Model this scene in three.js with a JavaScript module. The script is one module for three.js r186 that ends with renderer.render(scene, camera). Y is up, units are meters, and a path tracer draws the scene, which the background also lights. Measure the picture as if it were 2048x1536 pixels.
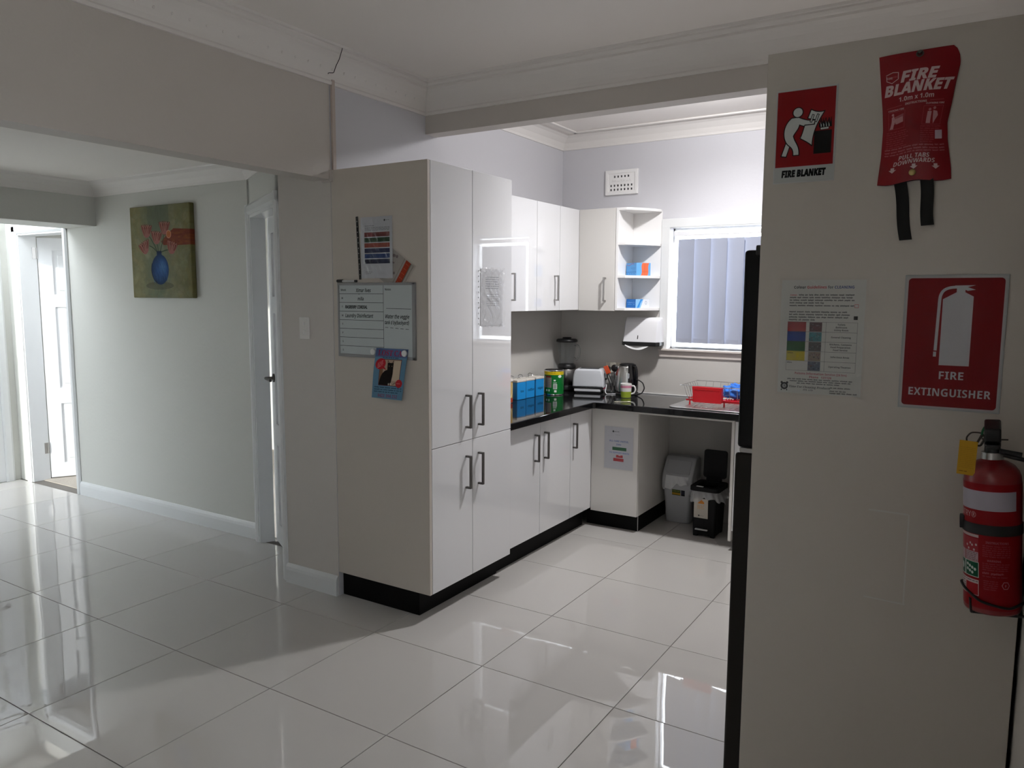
import * as THREE from 'three';
import { RoundedBoxGeometry } from 'three/addons/geometries/RoundedBoxGeometry.js';
import { mergeGeometries, toCreasedNormals } from 'three/addons/utils/BufferGeometryUtils.js';

// ---------------------------------------------------------------- camera, sky, sun, exposure
const scene = new THREE.Scene();
const camera = new THREE.PerspectiveCamera(53.56, 2048 / 1536, 0.05, 60);
camera.position.set(2.3036, 1.5313, 1.3035);
camera.rotation.order = 'YXZ';
camera.rotation.set(-0.11338, 0.558372, 0.005351);
const renderer = new THREE.WebGLRenderer({ antialias: true });
renderer.toneMapping = THREE.LinearToneMapping;
renderer.toneMappingExposure = 1.0;
renderer.shadowMap.enabled = true;
scene.background = new THREE.Color().setRGB(10.4, 11.2, 12.1);          // bright overcast daylight
const sun = new THREE.DirectionalLight(new THREE.Color().setRGB(1, 0.97, 0.92), 7);
sun.position.set(-3.9, 1.95, 8.2); sun.target.position.set(-3.9, 0, -1.8);   // low sun along the lobby
sun.castShadow = true; sun.shadow.mapSize.set(2048, 2048);
Object.assign(sun.shadow.camera, { left: -5, right: 7, top: 5, bottom: -5, near: 0.5, far: 20 });
scene.add(sun, sun.target);

// ---------------------------------------------------------------- key planes of the house (metres)
const XW = -0.444, XE = 2.412, ZP = -1.427, ZB = -2.164, ZK = -3.789, ZH = -1.816, ZR = 2.6;
const H = 2.70, HH = 2.32, BB = 2.436, LB = 2.093, HC = 0.853;

// ---------------------------------------------------------------- helpers
let seed = 7;
const rnd = () => { seed = (seed + 0x6d2b79f5) | 0; let t = Math.imul(seed ^ (seed >>> 15), 1 | seed); t = (t + Math.imul(t ^ (t >>> 7), 61 | t)) ^ t; return ((t ^ (t >>> 14)) >>> 0) / 4294967296; };
const rr = (a, b) => a + (b - a) * rnd();
const V = (x, y, z) => new THREE.Vector3(x, y, z);
const used = new Map();
function numbered(n) { const k = used.get(n) || 0; used.set(n, k + 1); return k ? n + '_' + String(k).padStart(3, '0') : n; }
function clean(g) {
  g = g.index ? g.toNonIndexed() : g.clone();
  for (const k of Object.keys(g.attributes)) if (!['position', 'normal', 'uv'].includes(k)) g.deleteAttribute(k);
  if (!g.attributes.normal) g.computeVertexNormals();
  if (!g.attributes.uv) g.setAttribute('uv', new THREE.BufferAttribute(new Float32Array(g.attributes.position.count * 2), 2));
  return g;
}
const merge = (...gs) => { const l = gs.flat(Infinity); return l.length === 1 ? l[0] : mergeGeometries(l.map(clean)); };
function metric(g) {   // uv in metres by dominant axis
  g = clean(g); const p = g.attributes.position, n = g.attributes.normal, u = g.attributes.uv;
  for (let i = 0; i < p.count; i++) {
    const a = Math.abs(n.getX(i)), b = Math.abs(n.getY(i)), c = Math.abs(n.getZ(i));
    if (b >= a && b >= c) u.setXY(i, p.getX(i), p.getZ(i)); else if (a >= c) u.setXY(i, p.getZ(i), p.getY(i)); else u.setXY(i, p.getX(i), p.getY(i));
  }
  return g;
}
function box(x0, x1, y0, y1, z0, z1, r = 0) {
  const w = Math.abs(x1 - x0), h = Math.abs(y1 - y0), d = Math.abs(z1 - z0);
  const g = r > 0 ? new RoundedBoxGeometry(w, h, d, 2, Math.min(r, w / 2.01, h / 2.01, d / 2.01)) : new THREE.BoxGeometry(w, h, d);
  g.translate((x0 + x1) / 2, (y0 + y1) / 2, (z0 + z1) / 2);
  return metric(g);
}
const cyl = (r0, r1, h, x, y, z, n = 24, open = false) => new THREE.CylinderGeometry(r1, r0, h, n, 1, open).translate(x, y + h / 2, z);
const lathe = (pts, n = 40) => new THREE.LatheGeometry(pts.map(([r, y]) => new THREE.Vector2(r, y)), n);
function tube(pts, r, seg = 24, rad = 8, closed = false) { return new THREE.TubeGeometry(new THREE.CatmullRomCurve3(pts.map((p) => V(...p)), closed, 'catmullrom', 0.35), seg, r, rad, closed); }
function rod(a, b, r, n = 8) {
  const A = V(...a), B = V(...b), d = B.clone().sub(A), g = new THREE.CylinderGeometry(r, r, d.length(), n);
  g.applyQuaternion(new THREE.Quaternion().setFromUnitVectors(V(0, 1, 0), d.clone().normalize()));
  return g.translate((A.x + B.x) / 2, (A.y + B.y) / 2, (A.z + B.z) / 2);
}
function prism(pts, y0, y1, bevel = 0) {   // plan polygon [x,z] extruded upward
  const s = new THREE.Shape(pts.map(([x, z]) => new THREE.Vector2(x, -z)));
  const g = new THREE.ExtrudeGeometry(s, { depth: y1 - y0 - 2 * bevel, bevelEnabled: bevel > 0, bevelSize: bevel, bevelThickness: bevel, bevelOffset: -bevel, bevelSegments: 2, curveSegments: 12 });
  return metric(g.rotateX(-Math.PI / 2).translate(0, y0 + bevel, 0));
}
function sweep(profile, axis, from, to, base, sign) {   // moulding: profile [[out, y]...] closed against the wall, run along an axis
  const s = new THREE.Shape(profile.map(([o, y]) => new THREE.Vector2(o, y)));
  const g = new THREE.ExtrudeGeometry(s, { depth: Math.abs(to - from), bevelEnabled: false });
  const m = new THREE.Matrix4();
  const lo = Math.min(from, to);
  if (axis === 'z') m.makeBasis(V(sign, 0, 0), V(0, 1, 0), V(0, 0, 1)).setPosition(base, 0, lo);
  else m.makeBasis(V(0, 0, sign), V(0, 1, 0), V(1, 0, 0)).setPosition(lo, 0, base);
  g.applyMatrix4(m);
  if (m.determinant() < 0) { const c = clean(g), p = c.attributes.position; for (let i = 0; i < p.count; i += 3) { for (const a of ['position', 'normal', 'uv']) { const t = c.attributes[a], k = t.itemSize, A = t.array; for (let q = 0; q < k; q++) { const v = A[(i + 1) * k + q]; A[(i + 1) * k + q] = A[(i + 2) * k + q]; A[(i + 2) * k + q] = v; } } } return metric(c); }
  return metric(g);
}
const origin = new WeakMap();
function mesh(name, g, m) { const o = new THREE.Mesh(g, m); o.name = name; o.castShadow = o.receiveShadow = true; return o; }
function thing(name, label, category, [x, y, z] = [0, 0, 0], turn = 0, group) {
  const o = new THREE.Group(); o.name = numbered(name); o.position.set(x, y, z); o.rotation.y = turn; scene.add(o);
  o.userData = { label, category }; if (group) o.userData.group = group;
  origin.set(o, V(x, y, z));
  return o;
}
function relabel(o, label, group) { o.userData = { ...o.userData, label }; if (group) o.userData.group = group; return o; }
function part(name, g, m, parent, local = false) {   // geometry in world metres unless local
  let q = Array.isArray(g) ? merge(...g) : g; const at = origin.get(parent);
  if (!local && at) q = q.clone().translate(-at.x, -at.y, -at.z);
  const o = mesh(name, q, m); parent.add(o); if (at) origin.set(o, at); return o;
}
function struct(name, g, m) { const o = mesh(numbered(name), Array.isArray(g) ? merge(...g) : g, m); o.userData = { kind: 'structure' }; scene.add(o); origin.set(o, V(0, 0, 0)); return o; }
function sgroup(name) { const o = new THREE.Group(); o.name = numbered(name); o.userData = { kind: 'structure' }; scene.add(o); origin.set(o, V(0, 0, 0)); return o; }
function single(name, label, category, g, m, pos, group) { const o = mesh(numbered(name), g, m); o.userData = { label, category }; if (group) o.userData.group = group; if (pos) o.position.set(...pos); scene.add(o); return o; }

// ---------------------------------------------------------------- textures
function canvas(w, h, draw) {
  const c = document.createElement('canvas'); c.width = w; c.height = h; const x = c.getContext('2d'); draw(x, w, h);
  const t = new THREE.CanvasTexture(c); t.colorSpace = THREE.SRGBColorSpace; t.anisotropy = 8; return t;
}
function noiseTex(n, f, lo, hi, rep) {   // seamless value noise, greyscale data
  const lat = (k) => { const a = new Float32Array(k * k); for (let i = 0; i < a.length; i++) a[i] = rnd(); return a; };
  const out = new Float32Array(n * n); let amp = 1, tot = 0;
  for (let o = 0, k = f; o < 4; o++, k *= 2, amp *= 0.55) {
    const a = lat(k); tot += amp;
    for (let y = 0; y < n; y++) for (let x = 0; x < n; x++) {
      const u = x / n * k, v = y / n * k, i = u | 0, j = v | 0, s = u - i, t = v - j, S = s * s * (3 - 2 * s), T = t * t * (3 - 2 * t), I = (i + 1) % k, J = (j + 1) % k;
      out[y * n + x] += amp * ((a[j * k + i] * (1 - S) + a[j * k + I] * S) * (1 - T) + (a[J * k + i] * (1 - S) + a[J * k + I] * S) * T);
    }
  }
  const d = new Uint8Array(n * n * 4);
  for (let i = 0; i < n * n; i++) { const v = Math.max(0, Math.min(255, 255 * (lo + (hi - lo) * out[i] / tot))); d[i * 4] = d[i * 4 + 1] = d[i * 4 + 2] = v; d[i * 4 + 3] = 255; }
  const t = new THREE.DataTexture(d, n, n); t.wrapS = t.wrapT = THREE.RepeatWrapping; t.magFilter = THREE.LinearFilter; t.repeat.set(rep, rep); t.needsUpdate = true; return t;
}
const bumpFine = noiseTex(256, 32, 0, 1, 2.2), bumpSlow = noiseTex(256, 4, 0, 1, 0.7), roughPlate = noiseTex(256, 8, 0.35, 0.75, 1.3);

// ---------------------------------------------------------------- materials
const lin = (r, g, b) => new THREE.Color().setRGB(r, g, b);
const M = (o) => new THREE.MeshPhysicalMaterial(o);
const std = (c, r = 0.6, o = {}) => M({ color: Array.isArray(c) ? lin(...c) : c, roughness: r, ...o });
const mat = {
  wall: std([0.60, 0.56, 0.52], 0.6, { bumpMap: bumpFine, bumpScale: 0.0006 }),
  hallWall: std([0.605, 0.605, 0.565], 0.6, { bumpMap: bumpFine, bumpScale: 0.0006 }),
  kitchenWall: std([0.62, 0.615, 0.645], 0.5, { bumpMap: bumpFine, bumpScale: 0.0005 }),
  splash: std([0.56, 0.54, 0.51], 0.22),
  ceiling: std([0.90, 0.86, 0.82], 0.75, { bumpMap: bumpSlow, bumpScale: 0.001 }),
  plaster: std([0.80, 0.77, 0.74], 0.55, { bumpMap: bumpSlow, bumpScale: 0.0015 }),
  trim: std([0.72, 0.73, 0.73], 0.28),
  door: std([0.74, 0.75, 0.76], 0.35),
  grout: std([0.17, 0.155, 0.14], 0.9),
  carpet: std([0.42, 0.38, 0.33], 0.95, { bumpMap: bumpFine, bumpScale: 0.003 }),
  gloss: std([0.74, 0.74, 0.75], 0.035, { clearcoat: 0.8, clearcoatRoughness: 0.02 }),
  shelfWhite: std([0.84, 0.83, 0.82], 0.3),
  satin: std([0.68, 0.66, 0.63], 0.3),
  cream: std([0.56, 0.51, 0.45], 0.27),
  panelWhite: std([0.565, 0.52, 0.46], 0.2, { bumpMap: bumpSlow, bumpScale: 0.0006 }),
  carcass: std([0.66, 0.65, 0.63], 0.4),
  kick: std([0.004, 0.004, 0.004], 0.6, { specularIntensity: 0.25 }),
  granite: std([0.006, 0.006, 0.007], 0.05, { specularIntensity: 0.9 }),
  steel: std([0.42, 0.41, 0.40], 0.32, { metalness: 1 }),
  handle: std([0.15, 0.142, 0.135], 0.4, { metalness: 0.9 }),
  satinHandle: std([0.42, 0.41, 0.40], 0.4, { metalness: 1 }),
  clearLiner: M({ color: lin(0.92, 0.93, 0.94), roughness: 0.3, transmission: 0.68, thickness: 0, side: THREE.DoubleSide }),
  chrome: std([0.6, 0.6, 0.6], 0.15, { metalness: 1 }),
  brass: std([0.55, 0.42, 0.18], 0.3, { metalness: 1 }),
  darkMetal: std([0.10, 0.09, 0.08], 0.4, { metalness: 0.9 }),
  black: std([0.008, 0.008, 0.009], 0.4),
  blackGloss: std([0.006, 0.006, 0.007], 0.12),
  fridge: std([0.016, 0.013, 0.010], 0.4, { specularIntensity: 0.4 }),
  fridgeBlack: std([0.005, 0.005, 0.005], 0.35, { specularIntensity: 0.4 }),
  glass: M({ color: 0xffffff, roughness: 0.0, transmission: 1, thickness: 0, ior: 1.5 }),
  tinted: M({ color: lin(0.78, 0.79, 0.79), roughness: 0.0, transmission: 1, thickness: 0, ior: 1.5 }),
  jar: M({ color: lin(0.92, 0.93, 0.93), roughness: 0.02, transmission: 1, thickness: 0, ior: 1.5 }),
  sleeve: M({ color: lin(0.97, 0.97, 0.97), roughness: 0.08, transmission: 1, thickness: 0, ior: 1.5, side: THREE.DoubleSide }),
  sheer: M({ color: lin(0.75, 0.73, 0.70), roughness: 1, transmission: 0.5, thickness: 0, side: THREE.DoubleSide }),
  liner: M({ color: lin(0.9, 0.91, 0.92), roughness: 0.45, transmission: 0.3, thickness: 0, side: THREE.DoubleSide }),
  blind: M({ color: lin(0.31, 0.33, 0.40), roughness: 1, transmission: 0.02, thickness: 0, side: THREE.DoubleSide }),
  whitePlastic: std([0.74, 0.74, 0.76], 0.3),
  paper: std([0.72, 0.72, 0.72], 0.85, { side: THREE.DoubleSide }),
  red: std([0.42, 0.012, 0.014], 0.35),
  redPlastic: std([0.55, 0.012, 0.02], 0.25),
  canBlue: std([0.03, 0.27, 0.62], 0.3),
  canLid: std([0.70, 0.66, 0.60], 0.4),
};
const printed = (t, r = 0.5, o = {}) => M({ map: t, roughness: r, specularIntensity: 0.35, side: THREE.DoubleSide, ...o });

// ================================================================ THE SHELL
// floor: grout bed with one tile per 600 mm cell
const floor = struct('floor', [box(-4.6, 2.5, -0.12, -0.003, ZK - 0.1, 2.75), box(-4.6, 2.5, -0.2, -0.121, ZK - 0.1, 2.75)], mat.grout);
{
  const tileMats = [[0.545, 0.525, 0.50], [0.535, 0.515, 0.49], [0.555, 0.535, 0.51]].map((c) => std(c, 0.015, { ior: 1.62 }));
  function tileGeo(w, d, bow) {
    const n = 4, pos = [], idx = [], b = 0.0012, N = n + 3;
    const line = (L) => [-L / 2, ...Array.from({ length: n + 1 }, (_, i) => -L / 2 + b + (L - 2 * b) * i / n), L / 2];
    const xs = line(w), zs = line(d);
    for (const z of zs) for (const x of xs) {
      const e = Math.abs(x) > w / 2 - 1e-6 || Math.abs(z) > d / 2 - 1e-6, u = 2 * x / w, v = 2 * z / d;
      pos.push(x, e ? -0.0008 : bow * (1 - 0.5 * u * u - 0.5 * v * v), z);
    }
    for (let j = 0; j < N - 1; j++) for (let i = 0; i < N - 1; i++) { const a = j * N + i; idx.push(a, a + N, a + 1, a + 1, a + N, a + N + 1); }
    const rim = [];
    for (let i = 0; i < N - 1; i++) rim.push([i, i + 1], [(N - 1) * N + i + 1, (N - 1) * N + i], [(i + 1) * N, i * N], [i * N + N - 1, (i + 1) * N + N - 1]);
    for (const [p, q] of rim) { const k = pos.length / 3; for (const t of [p, q]) pos.push(pos[t * 3], pos[t * 3 + 1], pos[t * 3 + 2], pos[t * 3], -0.006, pos[t * 3 + 2]); idx.push(k, k + 2, k + 1, k + 1, k + 2, k + 3); }
    const g = new THREE.BufferGeometry(); g.setAttribute('position', new THREE.Float32BufferAttribute(pos, 3)); g.setIndex(idx); g.computeVertexNormals();
    const m = metric(g); return m;
  }
  const cache = new Map();
  const tile = (x0, x1, z0, z1) => {
    const gap = 0.0019, w = x1 - x0 - 2 * gap, d = z1 - z0 - 2 * gap; if (w < 0.012 || d < 0.012) return;
    const v = Math.floor(rr(0, 3)), key = [w.toFixed(3), d.toFixed(3), v].join();
    if (!cache.has(key)) cache.set(key, tileGeo(w, d, [0.00005, 0.00011, -0.00004][v] * Math.min(w, d) / 0.6));
    const o = mesh('tile', cache.get(key), tileMats[Math.floor(rr(0, 3))]);
    o.position.set((x0 + x1) / 2, 0, (z0 + z1) / 2); o.rotation.set(rr(-0.0004, 0.0004), 0, rr(-0.0004, 0.0004)); floor.add(o);
  };
  for (let i = -8; i < 5; i++) for (let j = -7; j < 5; j++) {
    let x0 = 0.6 * i, x1 = x0 + 0.6, z0 = 0.6 * j, z1 = z0 + 0.6;
    const kitchen = z1 < ZP + 0.05;
    x0 = Math.max(x0, kitchen && z0 < -1.9 ? XW : -4.48); x1 = Math.min(x1, XE); z0 = Math.max(z0, ZK); z1 = Math.min(z1, ZR);
    if (x1 - x0 < 0.02 || z1 - z0 < 0.02) continue;
    if (x0 < XW - 0.3 && z1 <= -1.79 && x1 < -0.8) { if (x0 >= -4.3 && x1 <= -3.55) z0 = -1.9; else if (x0 > -1.9) z0 = -1.92; else continue; if (z1 - z0 < 0.02) continue; }
    if (x1 < -3.5 && z0 > 0.9) continue;
    tile(x0, x1, z0, z1);
  }
}
// walls
struct('wall_left', [box(XW - 0.116, XW, 0, H, ZK, ZP - 0.001)], mat.kitchenWall);
struct('wall_pier', [box(-0.815, XW - 0.0005, 0, HH + 0.1, ZP - 0.11, ZP)], mat.wall);
struct('wall_left_header', [box(XW - 0.116, XW, LB, H, ZP, ZR)], mat.wall);
const EZ0 = 1.42, EZ1 = 2.32, EY0 = 0.95, EY1 = 2.1;
struct('wall_right', [box(XE, XE + 0.1, 0, H + 0.1, ZK - 0.1, EZ0), box(XE, XE + 0.1, 0, H + 0.1, EZ1, ZR + 0.1), box(XE, XE + 0.1, 0, EY0, EZ0, EZ1), box(XE, XE + 0.1, EY1, H + 0.1, EZ0, EZ1)], mat.wall);
// kitchen back wall with window opening x .405-1.545, y 1.185-2.01
const WX0 = 0.405, WX1 = 1.545, WY0 = 1.182, WY1 = 2.012;
struct('wall_back', [box(XW - 0.116, WX0, 0, H, ZK - 0.12, ZK), box(WX1, XE, 0, H, ZK - 0.12, ZK), box(WX0, WX1, 0, WY0, ZK - 0.12, ZK), box(WX0, WX1, WY1, H, ZK - 0.12, ZK)], mat.kitchenWall);
// main room rear wall with a narrow window behind the camera
struct('wall_rear', box(-3.6, XE, 0, H + 0.1, ZR, ZR + 0.1), mat.wall);
{ // clear window in the right wall behind the camera
  const w = sgroup('window_4');
  part('frame', [box(XE + 0.03, XE + 0.08, EY0, EY1, EZ0, EZ0 + 0.05), box(XE + 0.03, XE + 0.08, EY0, EY1, EZ1 - 0.05, EZ1), box(XE + 0.03, XE + 0.08, EY0, EY0 + 0.05, EZ0, EZ1), box(XE + 0.03, XE + 0.08, EY1 - 0.05, EY1, EZ0, EZ1)], mat.trim, w);
  part('pane', box(XE + 0.053, XE + 0.057, EY0 + 0.05, EY1 - 0.05, EZ0 + 0.05, EZ1 - 0.05), mat.glass, w);
}
struct('ground', box(-40, 40, -0.35, -0.25, -40, 40), std([0.52, 0.50, 0.46], 0.95));
// kitchen beam
struct('wall_kitchen_header', box(XW, XE, BB, H, ZB - 0.1, ZB), mat.wall);
struct('ceiling', [box(XW - 0.116, XE, H, H + 0.1, ZB - 0.05, ZR + 0.1)], mat.ceiling);
struct('ceiling_kitchen', [box(XW - 0.116, XE, H, H + 0.1, ZK - 0.1, ZB - 0.051)], mat.ceiling);
struct('ceiling_hall', [box(-3.2, XW - 0.1, HH, HH + 0.08, ZH - 0.1, ZR + 0.1)], mat.ceiling);
struct('ceiling_lobby', [box(-4.6, -4.35, 2.42, 2.5, ZH - 0.1, 0.95), box(-3.65, -3.5, 2.42, 2.5, ZH - 0.1, 0.95), box(-4.35, -3.65, 2.42, 2.5, ZH - 0.1, -1.6), box(-4.35, -3.65, 2.42, 2.5, -0.6, 0.95)], mat.ceiling);   // a skylight lets day into the lobby
struct('wall_hall_header', box(-3.56, -3.162, 2.022, 2.46, ZH, ZR), mat.hallWall);
// hall north wall (painting wall) with lobby doorway; lobby walls
const DX0 = -4.285, DX1 = -3.605, DH = 2.01;
struct('wall_hall', [box(DX1, -1.535, 0, 2.46, ZH - 0.1, ZH), box(-4.58, DX0, 0, 2.46, ZH - 0.1, ZH), box(DX0, DX1, DH, 2.46, ZH - 0.1, ZH)], mat.hallWall);
struct('wall_lobby', [box(-4.58, -4.48, 0, 2.46, ZH, 0.95), box(-3.56, -3.46, 0, 2.03, 0.35, ZR), box(-4.5, -3.5, 2.34, 2.5, 0.83, 0.93)], mat.hallWall);
struct('wall_room_behind', [box(-4.68, -4.58, 0, 2.5, ZK - 0.1, ZH), box(-4.6, -2.6, 0, 2.5, ZK - 0.1, ZK), box(-0.8, XW - 0.1, 0, 2.5, ZK - 0.1, ZK), box(-2.6, -0.8, 0, 0.9, ZK - 0.1, ZK), box(-2.6, -0.8, 2.1, 2.5, ZK - 0.1, ZK)], mat.hallWall);
struct('ceiling_room_behind', box(-4.68, XW - 0.1, 2.42, 2.5, ZK - 0.1, ZH - 0.1), mat.ceiling);
struct('floor_carpet', box(-4.58, XW - 0.12, -0.002, 0.004, ZK, ZH - 0.075), mat.carpet);
// diagonal wall with door_3
const A = V(-1.535, 0, ZH), B = V(-0.812, 0, ZP), DU = B.clone().sub(A).normalize(), DL = B.distanceTo(A), DA = -Math.atan2(DU.z, DU.x);
function diag(g) { return metric(clean(g).rotateY(DA).translate(A.x, 0, A.z)); }      // local x along the wall, +z toward the hall
struct('wall_diagonal', [diag(box(0, 0.07, 0, 2.46, -0.08, 0)), diag(box(DL - 0.08, DL, 0, 2.46, -0.08, 0)), diag(box(0, DL, DH, 2.46, -0.08, 0))], mat.hallWall);
const archProfile = (w) => [[0, 0], [w, 0], [w, 0.012], [w * 0.8, 0.02], [w * 0.25, 0.02], [0, 0.008]];
function arch(x, y0, y1, w, flip) {   // vertical architrave, local x across, z proud
  const s = new THREE.Shape(archProfile(w).map(([a, b]) => new THREE.Vector2(flip ? w - a : a, b)));
  const g = clean(new THREE.ExtrudeGeometry(s, { depth: y1 - y0, bevelEnabled: false }));
  return metric(g.applyMatrix4(new THREE.Matrix4().makeBasis(V(1, 0, 0), V(0, 0, 1), V(0, -1, 0)).setPosition(x, y1, 0)));
}
function archHead(x0, x1, y, w) {
  const s = new THREE.Shape(archProfile(w).map(([a, b]) => new THREE.Vector2(a, b)));
  const g = clean(new THREE.ExtrudeGeometry(s, { depth: x1 - x0, bevelEnabled: false }));
  return metric(g.applyMatrix4(new THREE.Matrix4().makeBasis(V(0, 1, 0), V(0, 0, 1), V(1, 0, 0)).setPosition(x0, y, 0)));
}
// a moulded six-panel leaf: local x from hinge, y up, faces +z; parts added to its parent
function leaf(parent, name, w, h, th, place, handleX, hm, flipHandle = 1) {
  const rowsY = [[0.12, 0.62], [0.75, 1.42], [1.52, h - 0.1]], colsX = [[0.1, w / 2 - 0.045], [w / 2 + 0.045, w - 0.1]];
  const bars = [box(0, 0.1, 0, h, -th, 0), box(w - 0.1, w, 0, h, -th, 0), box(w / 2 - 0.045, w / 2 + 0.045, 0.12, h - 0.1, -th, 0), box(0.1, w - 0.1, 0, 0.12, -th, 0), box(0.1, w - 0.1, h - 0.1, h, -th, 0),
    box(0.1, w - 0.1, 0.62, 0.75, -th, 0), box(0.1, w - 0.1, 1.42, 1.52, -th, 0)];
  const o = mesh(name, place(merge(...bars)), mat.door); parent.add(o);
  for (const [y0, y1] of rowsY) for (const [x0, x1] of colsX) o.add(mesh('panel', place(merge(box(x0, x1, y0, y1, -th + 0.006, -0.011), box(x0 + 0.035, x1 - 0.035, y0 + 0.035, y1 - 0.035, -th + 0.008, -0.003, 0.006))), mat.door));
  if (hm) o.add(mesh('door_handle', place(merge(new THREE.CylinderGeometry(0.026, 0.026, 0.008, 24).rotateX(Math.PI / 2).translate(handleX, 1.03, 0.004), rod([handleX, 1.03, 0], [handleX, 1.03, 0.05], 0.009, 12), tube([[handleX, 1.03, 0.05], [handleX + flipHandle * 0.03, 1.032, 0.053], [handleX + flipHandle * 0.07, 1.03, 0.05], [handleX + flipHandle * 0.115, 1.027, 0.045]], 0.009, 16, 10))), hm));
  return o;
}
{
  const d = sgroup('door_3');
  part('architrave', [diag(arch(0.01, 0, DH + 0.06, 0.06, true)), diag(arch(DL - 0.075, 0, DH + 0.06, 0.06, false)), diag(archHead(0.01, DL - 0.015, DH, 0.06))], mat.trim, d);
  part('jamb', [diag(box(0.07, 0.088, 0, DH, -0.084, 0.004)), diag(box(DL - 0.098, DL - 0.08, 0, DH, -0.084, 0.004)), diag(box(0.088, DL - 0.098, DH - 0.018, DH, -0.084, 0.004))], mat.trim, d);
  const w = DL - 0.172, ajar = 0.016;   // hinged on the pier side
  const place = (g) => { const c = clean(g).scale(-1, 1, 1); flip(c); return diag(c.rotateY(-ajar).translate(DL - 0.09, 0.008, -0.0855)); };
  leaf(d, 'door_leaf', w, DH - 0.018, 0.036, place, w - 0.075, mat.darkMetal, -1);
}
function flip(c) { for (const a of ['position', 'normal', 'uv']) { const t = c.attributes[a], k = t.itemSize, R = t.array; for (let i = 0; i < c.attributes.position.count; i += 3) for (let q = 0; q < k; q++) { const v = R[(i + 1) * k + q]; R[(i + 1) * k + q] = R[(i + 2) * k + q]; R[(i + 2) * k + q] = v; } } return c; }
{ // lobby doorway, its leaf swung into the room behind
  const d = sgroup('door_2'), at = (g) => metric(clean(g).translate(0, 0, ZH));
  part('architrave', [at(arch(DX0 - 0.075, 0, DH + 0.07, 0.075, false)), at(arch(DX1, 0, DH + 0.07, 0.05, true)), at(archHead(DX0 - 0.075, DX1 + 0.05, DH, 0.07))], mat.trim, d);
  part('jamb', [at(box(DX0, DX0 + 0.012, 0, DH, -0.13, 0.004)), at(box(DX1 - 0.012, DX1, 0, DH, -0.13, 0.004)), at(box(DX0 + 0.012, DX1 - 0.012, DH - 0.012, DH, -0.13, 0.004))], mat.trim, d);
  const place = (g) => metric(clean(g).rotateY(1.06).translate(DX0 + 0.014, 0.012, ZH - 0.135));
  leaf(d, 'door_leaf', 0.66, DH - 0.03, 0.036, place, 0.6, mat.steel, -1);
  for (const y of [0.22, 1.82]) part('hinge', [cyl(0.006, 0.006, 0.09, DX0 + 0.014, y, ZH - 0.128, 10), box(DX0 + 0.0125, DX0 + 0.0145, y, y + 0.09, ZH - 0.125, ZH - 0.095)], mat.steel, d);
}
{ // lobby end door, closed, in the far left wall
  const d = sgroup('door_1'), z1 = ZH + 0.05, z0 = z1 + 0.78;
  const at = (g) => metric(clean(g).rotateY(Math.PI / 2).translate(-4.48, 0, z0));     // local x -> -z, z -> +x
  part('architrave', [at(arch(0, 0, DH + 0.06, 0.07, false)), at(arch(0.71, 0, DH + 0.06, 0.07, true)), at(archHead(0, 0.78, DH, 0.06))], mat.trim, d);
  leaf(d, 'door_leaf', 0.64, DH, 0.03, (g) => at(clean(g).translate(0.07, 0.004, 0.007)), 0.585, mat.steel, -1);
}
{ // glazed front door frame at the lobby's end
  const w = sgroup('window_3');
  part('frame', [box(-4.48, -4.42, 0, 2.4, 0.84, 0.90), box(-3.62, -3.56, 0, 2.4, 0.84, 0.90), box(-4.42, -3.62, 0, 0.06, 0.84, 0.90), box(-4.42, -3.62, 2.34, 2.42, 0.84, 0.90)], mat.trim, w);
  part('pane', box(-4.42, -3.62, 0.06, 2.34, 0.868, 0.872), mat.tinted, w);
}
// skirting boards
const skirt = [[0, 0], [0.018, 0], [0.018, 0.072], [0.015, 0.088], [0.008, 0.1], [0.004, 0.104], [0, 0.104]];
struct('baseboard_hall', sweep(skirt, 'x', DX1 + 0.05, -1.528, ZH, 1), mat.trim);
struct('baseboard_pier', sweep(skirt, 'x', -0.82, XW - 0.003, ZP, 1), mat.trim);
struct('baseboard_right', sweep(skirt, 'z', -0.65, ZR, XE, -1), mat.trim);
// cornices
const corn = [[0, 2.535], [0.012, 2.535], [0.014, 2.548], [0.010, 2.556], [0.013, 2.575], [0.020, 2.597], [0.032, 2.622], [0.048, 2.645], [0.062, 2.658], [0.063, 2.668], [0.074, 2.672], [0.082, 2.681], [0.083, 2.688], [0.094, 2.690], [0.098, 2.70], [0, 2.70]];
const trim1 = struct('trim_1', sweep(corn, 'z', ZB, ZR, XW, 1), mat.plaster);
{
  const beads = []; for (let z = ZB + 0.12; z < 0.4; z += 0.0765) beads.push(new THREE.SphereGeometry(0.0052, 10, 6).scale(0.8, 1.2, 1).translate(XW + 0.0235, 2.603, z));
  const b = mesh('bead_ornament', merge(...beads), mat.plaster); b.userData = { kind: 'stuff' }; trim1.add(b);
}
struct('trim_2', sweep(corn, 'x', XW, XE, ZB, 1), mat.plaster);
const cornH = [[0, 2.225], [0.006, 2.225], [0.010, 2.24], [0.025, 2.27], [0.055, 2.30], [0.085, 2.312], [0.092, HH], [0, HH]];
struct('trim_3', sweep(cornH, 'x', -3.162, -1.5, ZH, 1), mat.plaster);
struct('trim_4', sweep(cornH, 'z', ZH, ZR, -3.162, 1), mat.plaster);
{
  const s = new THREE.Shape(cornH.map(([o, y]) => new THREE.Vector2(o, y)));
  const g = clean(new THREE.ExtrudeGeometry(s, { depth: DL + 0.04, bevelEnabled: false })).applyMatrix4(new THREE.Matrix4().makeBasis(V(0, 0, 1), V(0, 1, 0), V(-1, 0, 0)).setPosition(DL + 0.02, 0, 0));
  struct('trim_5', diag(g), mat.plaster);
}
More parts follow.
